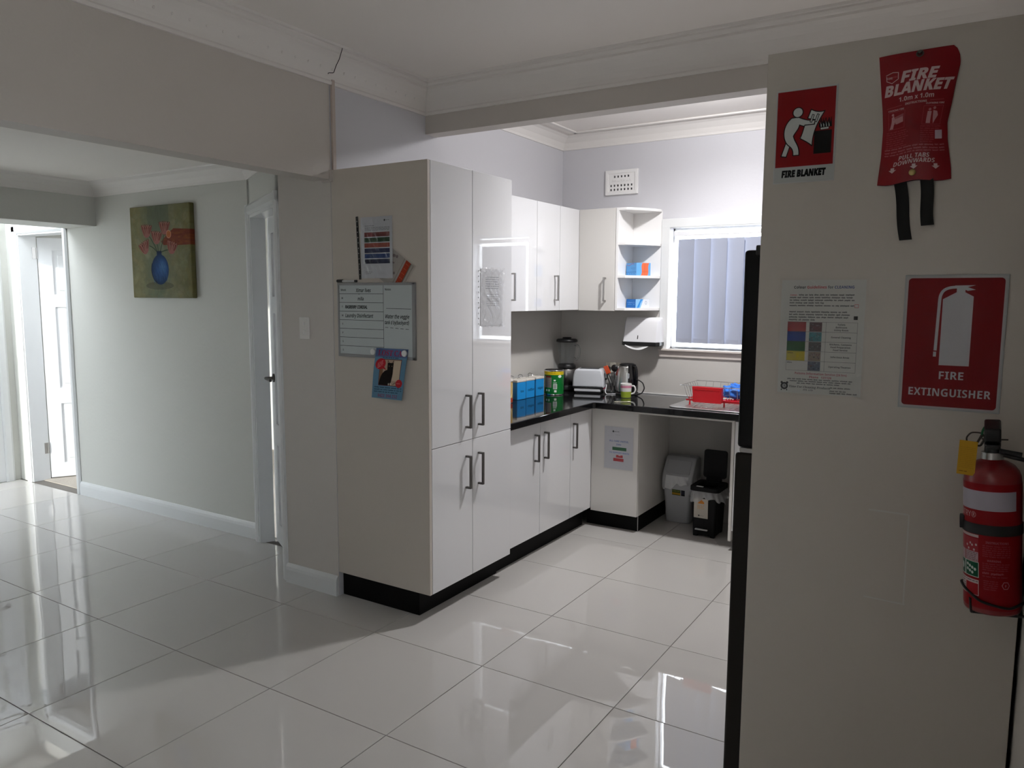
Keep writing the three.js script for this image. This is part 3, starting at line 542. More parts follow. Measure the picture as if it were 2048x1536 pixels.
// --- fire blanket pouch
{
  const t = thing('fire_blanket', 'red fire blanket pouch with white lettering and two black pull straps', 'fire blanket', [2.13, 1.95, ZS]);
  const Lp = [[2.047, 2.091], [2.054, 2.027], [2.061, 1.964], [2.064, 1.923], [2.063, 1.861], [2.059, 1.813], [2.058, 1.799]];
  const Rp = [[2.197, 2.095], [2.206, 2.086], [2.211, 2.072], [2.213, 2.054], [2.207, 2.016], [2.201, 1.968], [2.195, 1.929], [2.198, 1.889], [2.208, 1.828], [2.21, 1.803]];
  const at = (L, y) => { if (y >= L[0][1]) return L[0][0]; for (let i = 0; i < L.length - 1; i++) if (y <= L[i][1] && y >= L[i + 1][1]) { const k = (L[i][1] - y) / (L[i][1] - L[i + 1][1]); return L[i][0] + k * (L[i + 1][0] - L[i][0]); } return L[L.length - 1][0]; };
  const nx = 24, ny = 40, g = new THREE.PlaneGeometry(1, 1, nx, ny), p = g.attributes.position, uv = g.attributes.uv;
  const top = (u) => 2.0905 + 0.004 * u, bot = (u) => 1.7985 + 0.006 * u - 0.003 * Math.sin(u * 9);
  for (let i = 0; i < p.count; i++) {
    const u = uv.getX(i), v = uv.getY(i), y = bot(u) + (top(u) - bot(u)) * v, l = at(Lp, y), r = at(Rp, y);
    const b = Math.max(0, 1 - Math.pow(Math.abs(2 * u - 1), 2.6)), c = Math.pow(Math.sin(Math.PI * Math.min(1, Math.max(0, v * 0.93 + 0.05))), 0.5);
    p.setXYZ(i, l + (r - l) * u - 2.13, y - 1.95, 0.004 + 0.022 * b * c + 0.0012 * Math.sin(v * 14 + u * 5) * b);
  }
  g.computeVertexNormals();
  const back = g.clone(), q = back.attributes.position; for (let i = 0; i < q.count; i++) q.setZ(i, 0.001 + (q.getZ(i) - 0.004) * 0.02);
  const tex = canvas(700, 1240, (x, W, Hh) => {
    x.fillStyle = '#8a101a'; x.fillRect(0, 0, W, Hh); const wh = '#d3b8b8', lt = '#bf5a60';
    x.strokeStyle = wh; x.lineWidth = 7; x.beginPath(); x.moveTo(60, 225); x.lineTo(60, 275); x.lineTo(110, 305); x.lineTo(170, 270); x.lineTo(170, 205); x.lineTo(120, 195); x.lineTo(55, 215); x.stroke();
    text(x, 'FIRE', 88, 250, 28, { color: wh }); text(x, 'PRO', 146, 246, 24, { color: lt });
    text(x, 'FIRE', 360, 262, 150, { color: wh, slant: 0.2, stroke: 8, stretch: 1.05 }); text(x, 'BLANKET', 350, 382, 150, { color: wh, slant: 0.2, stretch: 0.97, stroke: 8 });
    text(x, '1.0m x 1.0m', 350, 488, 64, { color: wh, stretch: 0.95 }); text(x, 'INSTRUCTIONS', 350, 545, 30, { color: wh });
    x.strokeStyle = lt; x.lineWidth = 4; x.beginPath(); x.moveTo(50, 560); x.lineTo(210, 548); x.moveTo(490, 540); x.lineTo(620, 535); x.stroke();
    text(x, 'COOKING FIRE', 150, 588, 24, { color: wh }); text(x, 'CLOTHING FIRE', 540, 570, 24, { color: wh });
    x.strokeStyle = lt; x.lineWidth = 3; x.strokeRect(70, 605, 175, 175); x.strokeRect(435, 595, 190, 185);
    x.fillStyle = '#c79397'; x.beginPath(); x.moveTo(80, 775); x.quadraticCurveTo(110, 720, 105, 660); x.lineTo(130, 640); x.lineTo(140, 700); x.lineTo(120, 775); x.fill(); x.beginPath(); x.arc(118, 632, 13, 0, 7); x.fill(); poly(x, [[120, 680], [225, 665], [232, 720], [160, 735]], '#b9777c');
    for (let i = 0; i < 8; i++) { x.strokeStyle = '#d3a9ac'; x.beginPath(); x.moveTo(130, 665 + i * 9); x.lineTo(232, 640 + i * 11); x.stroke(); }
    x.beginPath(); x.arc(500, 632, 14, 0, 7); x.arc(545, 618, 14, 0, 7); x.fill(); poly(x, [[480, 650], [520, 650], [520, 770], [475, 770]], '#c79397'); poly(x, [[535, 640], [575, 650], [590, 690], [550, 775], [540, 700]], '#c79397');
    for (let i = 0; i < 8; i++) { greek(x, 50, 240 + rr(0, 60), 810 + i * 22, 15, lt); greek(x, 420, 560 + (i < 2 ? 70 : 0), 800 + i * 22, 15, lt); }
    x.fillStyle = '#c9b0bd'; x.fillRect(572, 838, 70, 88);
    greek(x, 40, 660, 985, 21, '#c98a8e'); greek(x, 40, 660, 1015, 21, '#c98a8e'); greek(x, 40, 660, 1042, 18, '#c98a8e');
    text(x, 'PULL TABS', 350, 1088, 60, { color: wh, slant: 0.18, stretch: 1.05 }); text(x, 'DOWNWARDS', 350, 1140, 60, { color: wh, slant: 0.18, stretch: 1.05 });
    for (const a of [140, 350, 560]) poly(x, [[a - 18, 1172], [a + 18, 1172], [a + 18, 1195], [a + 38, 1195], [a, 1226], [a - 38, 1195], [a - 18, 1195]], wh);
  });
  const vmap = tex; vmap.repeat.set(1, 1 / 0.93); vmap.offset.set(0, 1 - 1 / 0.93 - 0.006); vmap.wrapT = THREE.ClampToEdgeWrapping;
  part('pouch', merge(g, flip(clean(back))), printed(vmap, 0.33, { clearcoat: 0.25, clearcoatRoughness: 0.3 }), t, true);
  part('hanging_hook', [new THREE.TorusGeometry(0.006, 0.0022, 8, 20).translate(0.002, 0.134, 0.013), new THREE.CylinderGeometry(0.0035, 0.0035, 0.022, 10).rotateX(Math.PI / 2).translate(0.002, 0.136, 0.011)], mat.darkMetal, t, true);
  part('press_stud', [new THREE.SphereGeometry(0.0075, 20, 10).scale(1, 1, 0.55).translate(0.002, -0.129, 0.0205)], mat.brass, t, true);
  function strap(x0, y0, x1, y1, w, bend) {
    const g2 = new THREE.BoxGeometry(w, 1, 0.0025, 2, 16, 1), a = g2.attributes.position;
    for (let i = 0; i < a.count; i++) { const k = 0.5 - a.getY(i), y = y0 + (y1 - y0) * k, x = x0 + (x1 - x0) * k + bend * Math.sin(k * 6.3) * 0.5; a.setXYZ(i, a.getX(i) + x, y + a.getX(i) * 0.06, a.getZ(i) + 0.0075 + bend * Math.cos(k * 5)); }
    g2.computeVertexNormals(); return g2;
  }
  part('pull_strap', strap(-0.024, -0.141, -0.004, -0.281, 0.0265, 0.0035), std([0.008, 0.008, 0.008], 0.85), t, true);
  part('pull_strap', strap(0.031, -0.141, 0.039, -0.249, 0.0265, 0.0025), std([0.008, 0.008, 0.008], 0.85), t, true);
}
// --- fire extinguisher on its wall bracket
{
  const t = thing('fire_extinguisher', 'red fire extinguisher with yellow tag hanging on a black wall bracket', 'extinguisher', [2.349, 0.866, -0.60]);
  t.rotation.z = 0.062;
  const R = 0.0535, lab = canvas(1024, 720, (x, W, Hh) => {
    x.fillStyle = '#8e0e16'; x.fillRect(0, 0, W, Hh);
    x.fillStyle = '#b3adb8'; x.fillRect(350, 41, 435, 110);
    text(x, 'SENTRY®', 450, 182, 46, { color: '#c9a7a7', w: 'normal' });
    const s = 420, pale = '#c9b4b4';   // pictogram column
    x.fillStyle = pale; x.fillRect(s - 50, 296, 192, 16);
    x.fillStyle = '#a03038'; x.fillRect(s - 50, 318, 86, 76); x.fillRect(s + 44, 318, 96, 76); x.fillStyle = pale; for (let i = 0; i < 6; i++) { x.beginPath(); x.arc(s + 56 + i * 14, 366 + Math.sin(i * 2) * 20, 7, 0, 7); x.fill(); }
    x.fillStyle = '#b89ca2'; x.fillRect(s - 50, 396, 86, 56); x.fillRect(s + 44, 396, 96, 56); for (let i = 0; i < 5; i++) greek(x, s + 50, s + 136, 404 + i * 10, 8, '#5d4046');
    x.fillStyle = '#c7d0c8'; x.fillRect(s - 54, 454, 198, 90); x.fillStyle = '#0d5138'; x.fillRect(s - 50, 458, 84, 82); x.fillRect(s + 44, 458, 96, 82); x.fillStyle = '#c7d0c8'; for (let i = 0; i < 7; i++) { x.beginPath(); x.arc(s + 62 + (i % 4) * 19, 478 + i * 7, 9, 0, 7); x.fill(); } x.beginPath(); x.arc(s, 498, 20, 0, 7); x.fill();
    x.fillStyle = pale; x.fillRect(s - 54, 558, 198, 92); x.fillStyle = '#a01820'; x.fillRect(s + 46, 580, 94, 66); for (let i = 0; i < 6; i++) greek(x, s - 46, s + 40, 568 + i * 14, 9, '#333'); greek(x, s + 46, s + 140, 568, 9, '#333');
    text(x, 'INSTRUCTIONS', 668, 330, 18, { color: '#b06a70' }); for (let i = 0; i < 6; i++) greek(x, 586, 745, 350 + i * 12, 9, '#aa5a60');
    text(x, 'WARNING', 650, 434, 16, { color: '#b06a70' }); for (let i = 0; i < 4; i++) greek(x, 586, 740, 452 + i * 12, 9, '#aa5a60');
    greek(x, 586, 730, 508, 17, '#b8757a'); greek(x, 586, 735, 526, 9, '#aa5a60'); for (let i = 0; i < 5; i++) greek(x, 592, 672, 552 + i * 12, 8, '#aa5a60');
    x.strokeStyle = '#c08a8e'; x.lineWidth = 4; x.beginPath(); for (let i = 0; i < 7; i++) { const a = i * Math.PI / 3; x.lineTo(716 + 22 * Math.cos(a), 572 + 22 * Math.sin(a)); } x.stroke(); text(x, 'F', 716, 573, 20, { color: '#c08a8e' });
  });
  const body = [[0.0001, 0.004], [0.044, 0.003], [0.0515, 0.0005], [R, 0.005], [R, 0.283], [0.0525, 0.294], [0.049, 0.305], [0.041, 0.316], [0.029, 0.324], [0.021, 0.327], [0.0205, 0.333], [0.0001, 0.334]];
  part('cylinder', lathe(body, 56), std([0.24, 0.008, 0.012], 0.28, { clearcoat: 0.4 }), t, true);
  // printed label wrapped round the body; its seam faces the wall
  const wrap = new THREE.CylinderGeometry(R + 0.0006, R + 0.0006, 0.27, 56, 1, true, Math.PI * 0.75, Math.PI * 2).translate(0, 0.147, 0);
  part('label', wrap, printed(lab, 0.35), t, true);
  part('collar', [new THREE.CylinderGeometry(0.021, 0.022, 0.014, 32).translate(0, 0.336, 0)], mat.steel, t, true);
  part('valve', [new THREE.CylinderGeometry(0.014, 0.016, 0.03, 24).translate(0, 0.352, 0), new RoundedBoxGeometry(0.030, 0.036, 0.034, 2, 0.004).translate(0, 0.372, 0)], mat.black, t, true);
  part('squeeze_lever', [new RoundedBoxGeometry(0.030, 0.030, 0.09, 2, 0.004).rotateX(0.10).translate(0.0, 0.392, 0.024)], mat.black, t, true);
  part('carry_handle', [new RoundedBoxGeometry(0.026, 0.008, 0.10, 2, 0.003).rotateX(-0.12).translate(0.0, 0.362, 0.045)], mat.black, t, true);
  part('pull_pin', [tube([[-0.013, 0.374, 0.02], [-0.02, 0.386, 0.024], [-0.038, 0.387, 0.026], [-0.047, 0.376, 0.024], [-0.046, 0.362, 0.022]], 0.0017, 24, 8), tube([[-0.018, 0.386, 0.03], [-0.026, 0.37, 0.034], [-0.03, 0.362, 0.03], [-0.022, 0.36, 0.028], [-0.014, 0.376, 0.026]], 0.0022, 20, 8), rod([-0.02, 0.372, 0.012], [0.028, 0.372, 0.012], 0.0016)], mat.darkMetal, t, true);
  part('seal', [tube([[-0.02, 0.378, 0.03], [-0.018, 0.392, 0.032], [-0.014, 0.4, 0.028]], 0.0022, 12, 6)], std([0.01, 0.14, 0.05], 0.4), t, true);
  const tag = canvas(160, 300, (x, W, Hh) => { x.fillStyle = '#c99a2c'; x.fillRect(0, 0, W, Hh); for (let i = 0; i < 12; i++) greek(x, 14, 146, 60 + i * 16, 7, '#a8791f'); greek(x, 20, 90, 270, 12, '#5a4212'); });
  part('service_tag', new THREE.PlaneGeometry(0.034, 0.074, 4, 8).rotateZ(-0.09).rotateY(-0.15).translate(-0.046, 0.334, 0.036), printed(tag, 0.6), t, true);
  part('bracket_strap', [new THREE.CylinderGeometry(R + 0.0025, R + 0.0025, 0.022, 48, 1, true).translate(0, 0.184, 0), new THREE.CylinderGeometry(R + 0.001, R + 0.001, 0.022, 48, 1, true).translate(0, 0.184, 0), new RoundedBoxGeometry(0.010, 0.028, 0.02, 2, 0.002).translate(-R - 0.002, 0.19, 0.008)], std([0.008, 0.008, 0.009], 0.5, { side: THREE.DoubleSide }), t, true);
  part('bracket', [new RoundedBoxGeometry(0.006, 0.33, 0.03, 2, 0.002).translate(R + 0.010, 0.14, 0),
    tube([[R + 0.008, 0.03, 0.02], [0.03, 0.022, R + 0.003], [-0.02, 0.03, R + 0.002], [-0.048, 0.045, 0.028], [-R - 0.004, 0.052, 0], [-0.048, 0.045, -0.028]], 0.0028, 40, 8), tube([[-0.04, 0.03, 0.038], [-0.038, 0.0, 0.036], [-0.03, -0.004, 0.03], [R, -0.004, 0.02], [R + 0.008, 0.004, 0.01]], 0.0028, 30, 8)], mat.black, t, true);
  part('nozzle', [rod([0.012, 0.347, 0.012], [0.052, 0.340, 0.012], 0.006, 14), rod([0.02, 0.34, 0.016], [0.056, 0.331, 0.014], 0.0045, 12)], mat.black, t, true);
}

// ================================================================ HALL: painting, switch, cable
{
  const t = thing('painting', 'canvas painting of a blue vase of red poppies on the hall wall', 'painting', [-2.365, 1.818, ZH]);
  const tex = canvas(640, 600, (x, W, Hh) => {
    const g = x.createLinearGradient(0, 0, W, 0); for (const [k, c] of [[0, '#7a7350'], [0.18, '#7d7a58'], [0.30, '#6b6f58'], [0.5, '#636b59'], [0.7, '#77755a'], [1, '#6a6641']]) g.addColorStop(k, c);
    x.fillStyle = g; x.fillRect(0, 0, W, Hh);
    for (let i = 0; i < 700; i++) { x.globalAlpha = rr(0.03, 0.12); x.fillStyle = ['#8d8c6c', '#4f5443', '#9aa08a', '#857244', '#59604f', '#a3a48a'][i % 6]; x.beginPath(); x.ellipse(rr(0, W), rr(0, Hh), rr(12, 60), rr(6, 34), rr(0, 3), 0, 7); x.fill(); }
    x.globalAlpha = 0.55; x.fillStyle = '#5a6252'; x.fillRect(195, 0, 230, 170); x.globalAlpha = 1;
    const soft = (px, py, rx, ry, c, a, rot = 0) => { x.globalAlpha = a; x.fillStyle = c; x.beginPath(); x.ellipse(px, py, rx, ry, rot, 0, 7); x.fill(); x.globalAlpha = 1; };
    poly(x, [[335, 235], [420, 180], [470, 155], [640, 165], [640, 262], [480, 262], [360, 258]], '#6e3220'); for (let i = 0; i < 90; i++) soft(rr(360, 640), rr(170, 255), rr(10, 40), rr(3, 9), ['#8a4a22', '#5f261e', '#76382a', '#8f5824'][i % 4], 0.3);
    const stem = (a, b) => { x.strokeStyle = '#3d4a38'; x.lineWidth = 7; x.beginPath(); x.moveTo(...a); x.quadraticCurveTo((a[0] + b[0]) / 2 + 8, (a[1] + b[1]) / 2 - 10, ...b); x.stroke(); };
    stem([200, 190], [290, 300]); stem([205, 258], [285, 300]); stem([285, 240], [300, 300]); stem([370, 190], [320, 300]); stem([420, 290], [325, 305]);
    const poppy = (cx, cy, s, r) => { x.save(); x.translate(cx, cy); x.rotate(r); for (let i = -3; i <= 3; i++) { x.globalAlpha = 0.9; x.fillStyle = ['#6e2f29', '#84463e', '#5f2622'][(i + 3) % 3]; x.beginPath(); x.ellipse(i * s * 0.16, -s * 0.25, s * 0.14, s * 0.55, i * 0.16, 0, 7); x.fill(); } x.strokeStyle = '#b08a7c'; x.lineWidth = 3; for (let i = -2; i <= 2; i++) { x.beginPath(); x.ellipse(i * s * 0.2, -s * 0.2, s * 0.15, s * 0.5, i * 0.2, 0, 7); x.stroke(); } x.globalAlpha = 1; x.fillStyle = '#94605a'; x.beginPath(); x.ellipse(s * 0.12, s * 0.16, s * 0.36, s * 0.15, -0.3, 0, 7); x.fill(); x.restore(); };
    poppy(180, 180, 78, 0.05); poppy(285, 225, 78, 0.1); poppy(375, 165, 76, 0.05); poppy(160, 285, 78, -0.35); poppy(440, 292, 76, 0.25); soft(418, 190, 26, 22, '#b0683c', 0.9); x.strokeStyle = '#c99078'; x.lineWidth = 4; x.beginPath(); x.arc(418, 190, 24, 0, 7); x.stroke();
    soft(300, 520, 150, 26, '#46483a', 0.45); const vg = x.createRadialGradient(345, 395, 10, 310, 420, 120); vg.addColorStop(0, '#4a6f9c'); vg.addColorStop(0.4, '#234a7c'); vg.addColorStop(1, '#12233f');
    x.fillStyle = vg; x.beginPath(); x.ellipse(312, 415, 92, 98, 0, 0, 7); x.fill(); x.fillRect(282, 295, 52, 40); for (let i = 0; i < 60; i++) soft(rr(240, 385), rr(345, 490), rr(8, 26), rr(4, 10), ['#2b5687', '#16294a', '#3d689a'][i % 3], 0.18, 1.2);
    x.strokeStyle = '#0e1a30'; x.lineWidth = 5; x.beginPath(); x.arc(312, 415, 94, 2, 3.6); x.stroke();
  });
  // gallery-wrapped canvas; the picture runs round the edges
  const g = clean(new RoundedBoxGeometry(0.647, 0.605, 0.036, 3, 0.006)), p = g.attributes.position, u = g.attributes.uv; for (let i = 0; i < p.count; i++) u.setXY(i, Math.min(0.995, Math.max(0.005, p.getX(i) / 0.647 + 0.5)), Math.min(0.995, Math.max(0.005, p.getY(i) / 0.605 + 0.5)));
  part('canvas', g.translate(0, 0, 0.02), printed(tex, 0.7, { bumpMap: bumpFine, bumpScale: 0.0008 }), t, true);
  part('hanging_cleat', new THREE.BoxGeometry(0.1, 0.02, 0.004).translate(0, 0.2, 0.001), mat.steel, t, true);
}
{
  const t = thing('light_switch', 'white two-gang light switch plate on the grey pier', 'switch', [-0.644, 1.37, ZP]);
  part('plate', new RoundedBoxGeometry(0.07, 0.112, 0.008, 3, 0.003).translate(0, 0, 0.004), std([0.78, 0.76, 0.73], 0.1), t, true);
  for (const y of [-0.02, 0.02]) part('rocker', new RoundedBoxGeometry(0.014, 0.024, 0.006, 2, 0.002).rotateX(0.12).translate(0, y, 0.009), std([0.82, 0.8, 0.78], 0.1), t, true);
}
{
  const at = [[683, 93]];
  single('cable', 'thin black cable drooping across the ceiling cornice to the corner duct', 'cable', tube([[-0.352, 2.70, -1.43], [-0.356, 2.685, -1.432], [-0.372, 2.664, -1.437], [-0.385, 2.645, -1.44], [-0.405, 2.62, -1.44], [-0.41, 2.59, -1.43], [-0.412, 2.585, -1.425], [-0.425, 2.583, -1.41], [-0.435, 2.575, -1.414], [-0.437, 2.558, -1.419]], 0.0018, 60, 6), mat.black);
}
// ================================================================ NOTES AND BOARDS ON THE PANTRY
{
  const t = thing('whiteboard', 'small weekly planner whiteboard with handwriting and grey frame', 'whiteboard', [-0.161, 1.4185, ZP]);
  const tex = canvas(980, 720, (x, W, Hh) => {
    x.fillStyle = '#bfc6c6'; x.fillRect(0, 0, W, Hh); const k = '#2a2a2a'; x.strokeStyle = k; x.lineWidth = 4;
    x.beginPath(); for (let i = 1; i < 8; i++) { x.moveTo(0, i * 90); x.lineTo(605, i * 90); } x.moveTo(605, 0); x.lineTo(605, Hh); x.stroke();
    text(x, 'Week', 62, 50, 28, { color: k }); text(x, 'Notes', 665, 45, 28, { color: k });
    ['M', 'T', 'W', 'T', 'F', 'S', 'S'].forEach((s, i) => text(x, s, 45, 135 + i * 90, 26, { color: k }));
    const hand = (s, a, b, px, o = {}) => text(x, s, a, b, px, { color: '#161616', w: 'normal', align: 'left', slant: 0.15, stretch: 0.82, stroke: 2, ...o });
    hand('Ximar lives', 240, 55, 50); hand('~', 270, 92, 40); hand('milla', 260, 140, 46); hand('RASBERRY CORDIAL', 85, 225, 42, { stroke: 4 }); hand('Laundry Disinfectant', 85, 315, 50);
    hand('Water the veggie', 625, 315, 52, { stretch: 0.8 }); hand('tank d by(backyard)', 620, 375, 48, { stretch: 0.74 });
    x.lineWidth = 4; x.beginPath(); x.moveTo(640, 235); x.lineTo(960, 238); x.stroke(); x.setLineDash([40, 26]); x.beginPath(); x.moveTo(625, 425); x.lineTo(950, 440); x.stroke();
  });
  const w = 0.485, h = 0.357;
  part('frame', [box(-w / 2, w / 2, h / 2 - 0.012, h / 2, 0, 0.012, 0.002), box(-w / 2, w / 2, -h / 2, -h / 2 + 0.014, 0, 0.012, 0.002), box(-w / 2, -w / 2 + 0.010, -h / 2, h / 2, 0, 0.012, 0.002), box(w / 2 - 0.018, w / 2, -h / 2, h / 2, 0, 0.012, 0.002)], std([0.28, 0.28, 0.28], 0.45), t, true);
  part('board', sheet(w - 0.024, h - 0.022, 0.006).translate(-0.004, 0, 0.005), printed(tex, 0.25), t, true);
}
{
  const t = thing('marker_pen', 'black whiteboard marker lying on top of the weekly planner board', 'marker', [-0.345, 1.605, ZP + 0.008]);
  part('barrel', new THREE.CylinderGeometry(0.0055, 0.0055, 0.10, 16).rotateZ(Math.PI / 2).translate(0.01, 0, 0), std([0.55, 0.55, 0.55], 0.4), t, true);
  part('cap', new THREE.CylinderGeometry(0.007, 0.0075, 0.036, 16).rotateZ(Math.PI / 2).translate(-0.042, 0.001, 0), mat.black, t, true);
  part('end_plug', new THREE.CylinderGeometry(0.006, 0.006, 0.012, 16).rotateZ(Math.PI / 2).translate(0.062, 0, 0), mat.black, t, true);
}
function creasedSleeve(w, h, amp, k) {
  const g = new THREE.PlaneGeometry(w, h, 44, 60), p = g.attributes.position;
  for (let i = 0; i < p.count; i++) { const a = p.getX(i) / w, b = p.getY(i) / h; p.setZ(i, amp * (Math.abs(Math.sin(a * 9 * k + 4 * Math.sin(b * 5 * k))) * 0.6 + Math.abs(Math.sin(b * 11 * k + 5 * Math.sin(a * 7))) * 0.4 + 0.5 * Math.abs(Math.sin((a + b) * 17 * k)))); }
  g.computeVertexNormals(); return g;
}
{
  const t = thing('document', 'sheet with coloured bars in a plastic sleeve with a black binding strip', 'document', [-0.166, 1.76, ZP]);
  const tex = canvas(420, 640, (x, W, Hh) => {
    x.fillStyle = '#bdbfc4'; x.fillRect(0, 0, W, Hh); x.fillStyle = '#333'; x.beginPath(); x.arc(320, 40, 10, 0, 7); x.fill(); greek(x, 335, 390, 40, 8, '#444'); greek(x, 60, 180, 92, 12, '#55575c');
    for (let i = 0; i < 3; i++) greek(x, 60, 385, 112 + i * 14, 10, '#4a4c50');
    ['#6b2a28', '#1d3d24', '#8e3a2a', '#1c2148', '#1f3a72', '#151f3d'].forEach((c, i) => { x.fillStyle = c; x.fillRect(50, 160 + i * 56, 335, 46); for (let q = 0; q < 2; q++) { x.globalAlpha = 0.25; greek(x, 60, 370, 174 + i * 56 + q * 18, 8, '#cfd0d6'); x.globalAlpha = 1; } });
    greek(x, 60, 150, 575, 9, '#555'); greek(x, 60, 130, 590, 9, '#555');
  });
  const lean = (g) => g.rotateZ(0.0);
  part('sheet', lean(new THREE.BoxGeometry(0.196, 0.285, 0.0006).translate(0.012, 0, 0.0022)), printed(tex, 0.7), t, true);
  part('sleeve', lean(creasedSleeve(0.222, 0.292, 0.007, 1).translate(0.003, -0.002, 0.0035)), mat.sleeve, t, true);
  const strip = [new THREE.BoxGeometry(0.014, 0.296, 0.002).rotateZ(0.055).translate(-0.100, 0.0, 0.003)], holes = [];
  for (let i = 0; i < 11; i++) holes.push(new THREE.CylinderGeometry(0.0022, 0.0022, 0.001, 10).rotateX(Math.PI / 2).translate(-0.1 + 0.055 * (-(-0.125 + i * 0.025)), -0.125 + i * 0.025, 0.0044));
  const st = part('binding_strip', strip, mat.kick, t, true); part('punched_hole', holes, std([0.45, 0.44, 0.42], 0.6), st, true).userData = { kind: 'stuff' };
}
{
  const t = thing('leaflet', 'leaflet with an orange stripe tucked at a slant behind the planner board', 'leaflet', [-0.035, 1.655, ZP]);
  t.rotation.z = -0.6;
  const tex = canvas(400, 400, (x, W, Hh) => { x.fillStyle = '#a9a39c'; x.fillRect(0, 0, W, Hh); x.fillStyle = '#b2391b'; x.fillRect(270, 0, 80, Hh); x.fillStyle = '#6f6a5e'; x.fillRect(350, 0, 14, Hh); x.fillRect(236, 0, 5, Hh); for (let i = 0; i < 9; i++) { x.fillStyle = '#7b6f70'; x.beginPath(); x.arc(rr(20, 200), rr(40, 360), rr(8, 20), 0, 7); x.fill(); } for (let i = 0; i < 5; i++) greek(x, 285, 340, 40 + i * 60, 12, '#d98a70'); });
  part('sheet', new THREE.BoxGeometry(0.15, 0.16, 0.0006).translate(0, -0.01, 0.001), printed(tex, 0.6), t, true);
  part('sleeve', new THREE.PlaneGeometry(0.17, 0.17, 2, 2).translate(0.004, -0.006, 0.0016), mat.sleeve, t, true);
}
{
  const t = thing('poster', 'blue lost cat poster held to the planner board by magnets', 'poster', [-0.073, 1.17, ZP]);
  const tex = canvas(600, 760, (x, W, Hh) => {
    x.fillStyle = '#5f86a0'; x.fillRect(0, 0, W, Hh); x.fillStyle = '#55688f'; x.fillRect(0, 0, W, 130);
    text(x, 'LOST CAT', W / 2 + 6, 70, 112, { color: '#a02446', fam: 'serif', stretch: 0.92 }); greek(x, 150, 460, 138, 20, '#20304c');
    x.fillStyle = '#5a1a1c'; x.fillRect(112, 158, 400, 402); x.fillStyle = '#b09a86'; x.fillRect(120, 166, 384, 386); x.fillStyle = '#7d5d45'; x.fillRect(120, 166, 60, 386); x.fillStyle = '#c7b49c'; x.fillRect(360, 180, 140, 300);
    x.fillStyle = '#1b1513'; x.beginPath(); x.moveTo(120, 552); x.bezierCurveTo(130, 400, 200, 330, 262, 320); x.lineTo(252, 170); x.lineTo(290, 212); x.lineTo(334, 214); x.lineTo(368, 168); x.lineTo(370, 320); x.bezierCurveTo(380, 400, 350, 480, 345, 552); x.fill(); x.fillStyle = '#b58d75'; x.beginPath(); x.moveTo(262, 215); x.lineTo(258, 185); x.lineTo(280, 212); x.fill(); x.beginPath(); x.moveTo(358, 212); x.lineTo(364, 182); x.lineTo(344, 212); x.fill();
    x.fillStyle = '#8f8262'; x.beginPath(); x.arc(290, 262, 7, 0, 7); x.arc(342, 262, 7, 0, 7); x.fill(); x.fillStyle = '#cdbfae'; x.fillRect(300, 520, 20, 32); x.fillRect(335, 515, 20, 36); x.strokeStyle = '#4c3d30'; x.lineWidth = 8; x.beginPath(); x.moveTo(390, 540); x.quadraticCurveTo(440, 480, 480, 530); x.stroke();
    x.fillStyle = '#b2222c'; x.beginPath(); x.ellipse(122, 235, 98, 82, -0.35, 0, 7); x.fill(); poly(x, [[190, 270], [245, 322], [160, 300]], '#b2222c'); for (let i = 0; i < 4; i++) { x.save(); x.translate(122, 205 + i * 22); x.rotate(-0.5); greek(x, -60, 60, 0, 17, '#e0a8a8'); x.restore(); }
    x.fillStyle = '#b2222c'; x.beginPath(); x.arc(506, 515, 62, 0, 7); x.fill(); greek(x, 462, 552, 515, 15, '#e0a8a8');
    for (let i = 0; i < 3; i++) { x.globalAlpha = 0.95; greek(x, 40, i === 2 ? 500 : 570, 590 + i * 34, 24, '#0d2436'); x.globalAlpha = 1; }
    text(x, '0421 104 252', W / 2 + 10, 714, 66, { color: '#8c2c4e', fam: 'serif', stretch: 0.95 });
  });
  const g = new THREE.PlaneGeometry(0.196, 0.24, 10, 14), p = g.attributes.position;
  for (let i = 0; i < p.count; i++) { const b = 0.5 - p.getY(i) / 0.24, a = p.getX(i) / 0.196; p.setX(i, p.getX(i) - 0.038 * b + 0.018); p.setY(i, p.getY(i)); p.setZ(i, 0.0135 + 0.010 * b * b * (0.5 + a) + 0.004 * Math.sin(b * 4)); }
  g.computeVertexNormals(); part('sheet', g, printed(tex, 0.7), t, true);
}
for (const [x, s] of [[-0.171, 'round white magnet at the left corner of the lost cat poster'], [0.022, 'round white magnet at the right corner of the lost cat poster']])
  single('magnet', s, 'magnet', lathe([[0.0001, 0.009], [0.012, 0.009], [0.0145, 0.0075], [0.0155, 0], [0.0001, 0]], 28).rotateX(Math.PI / 2), std([0.78, 0.79, 0.76], 0.4), [x, 1.2705, ZP + 0.0145], 'poster magnets');
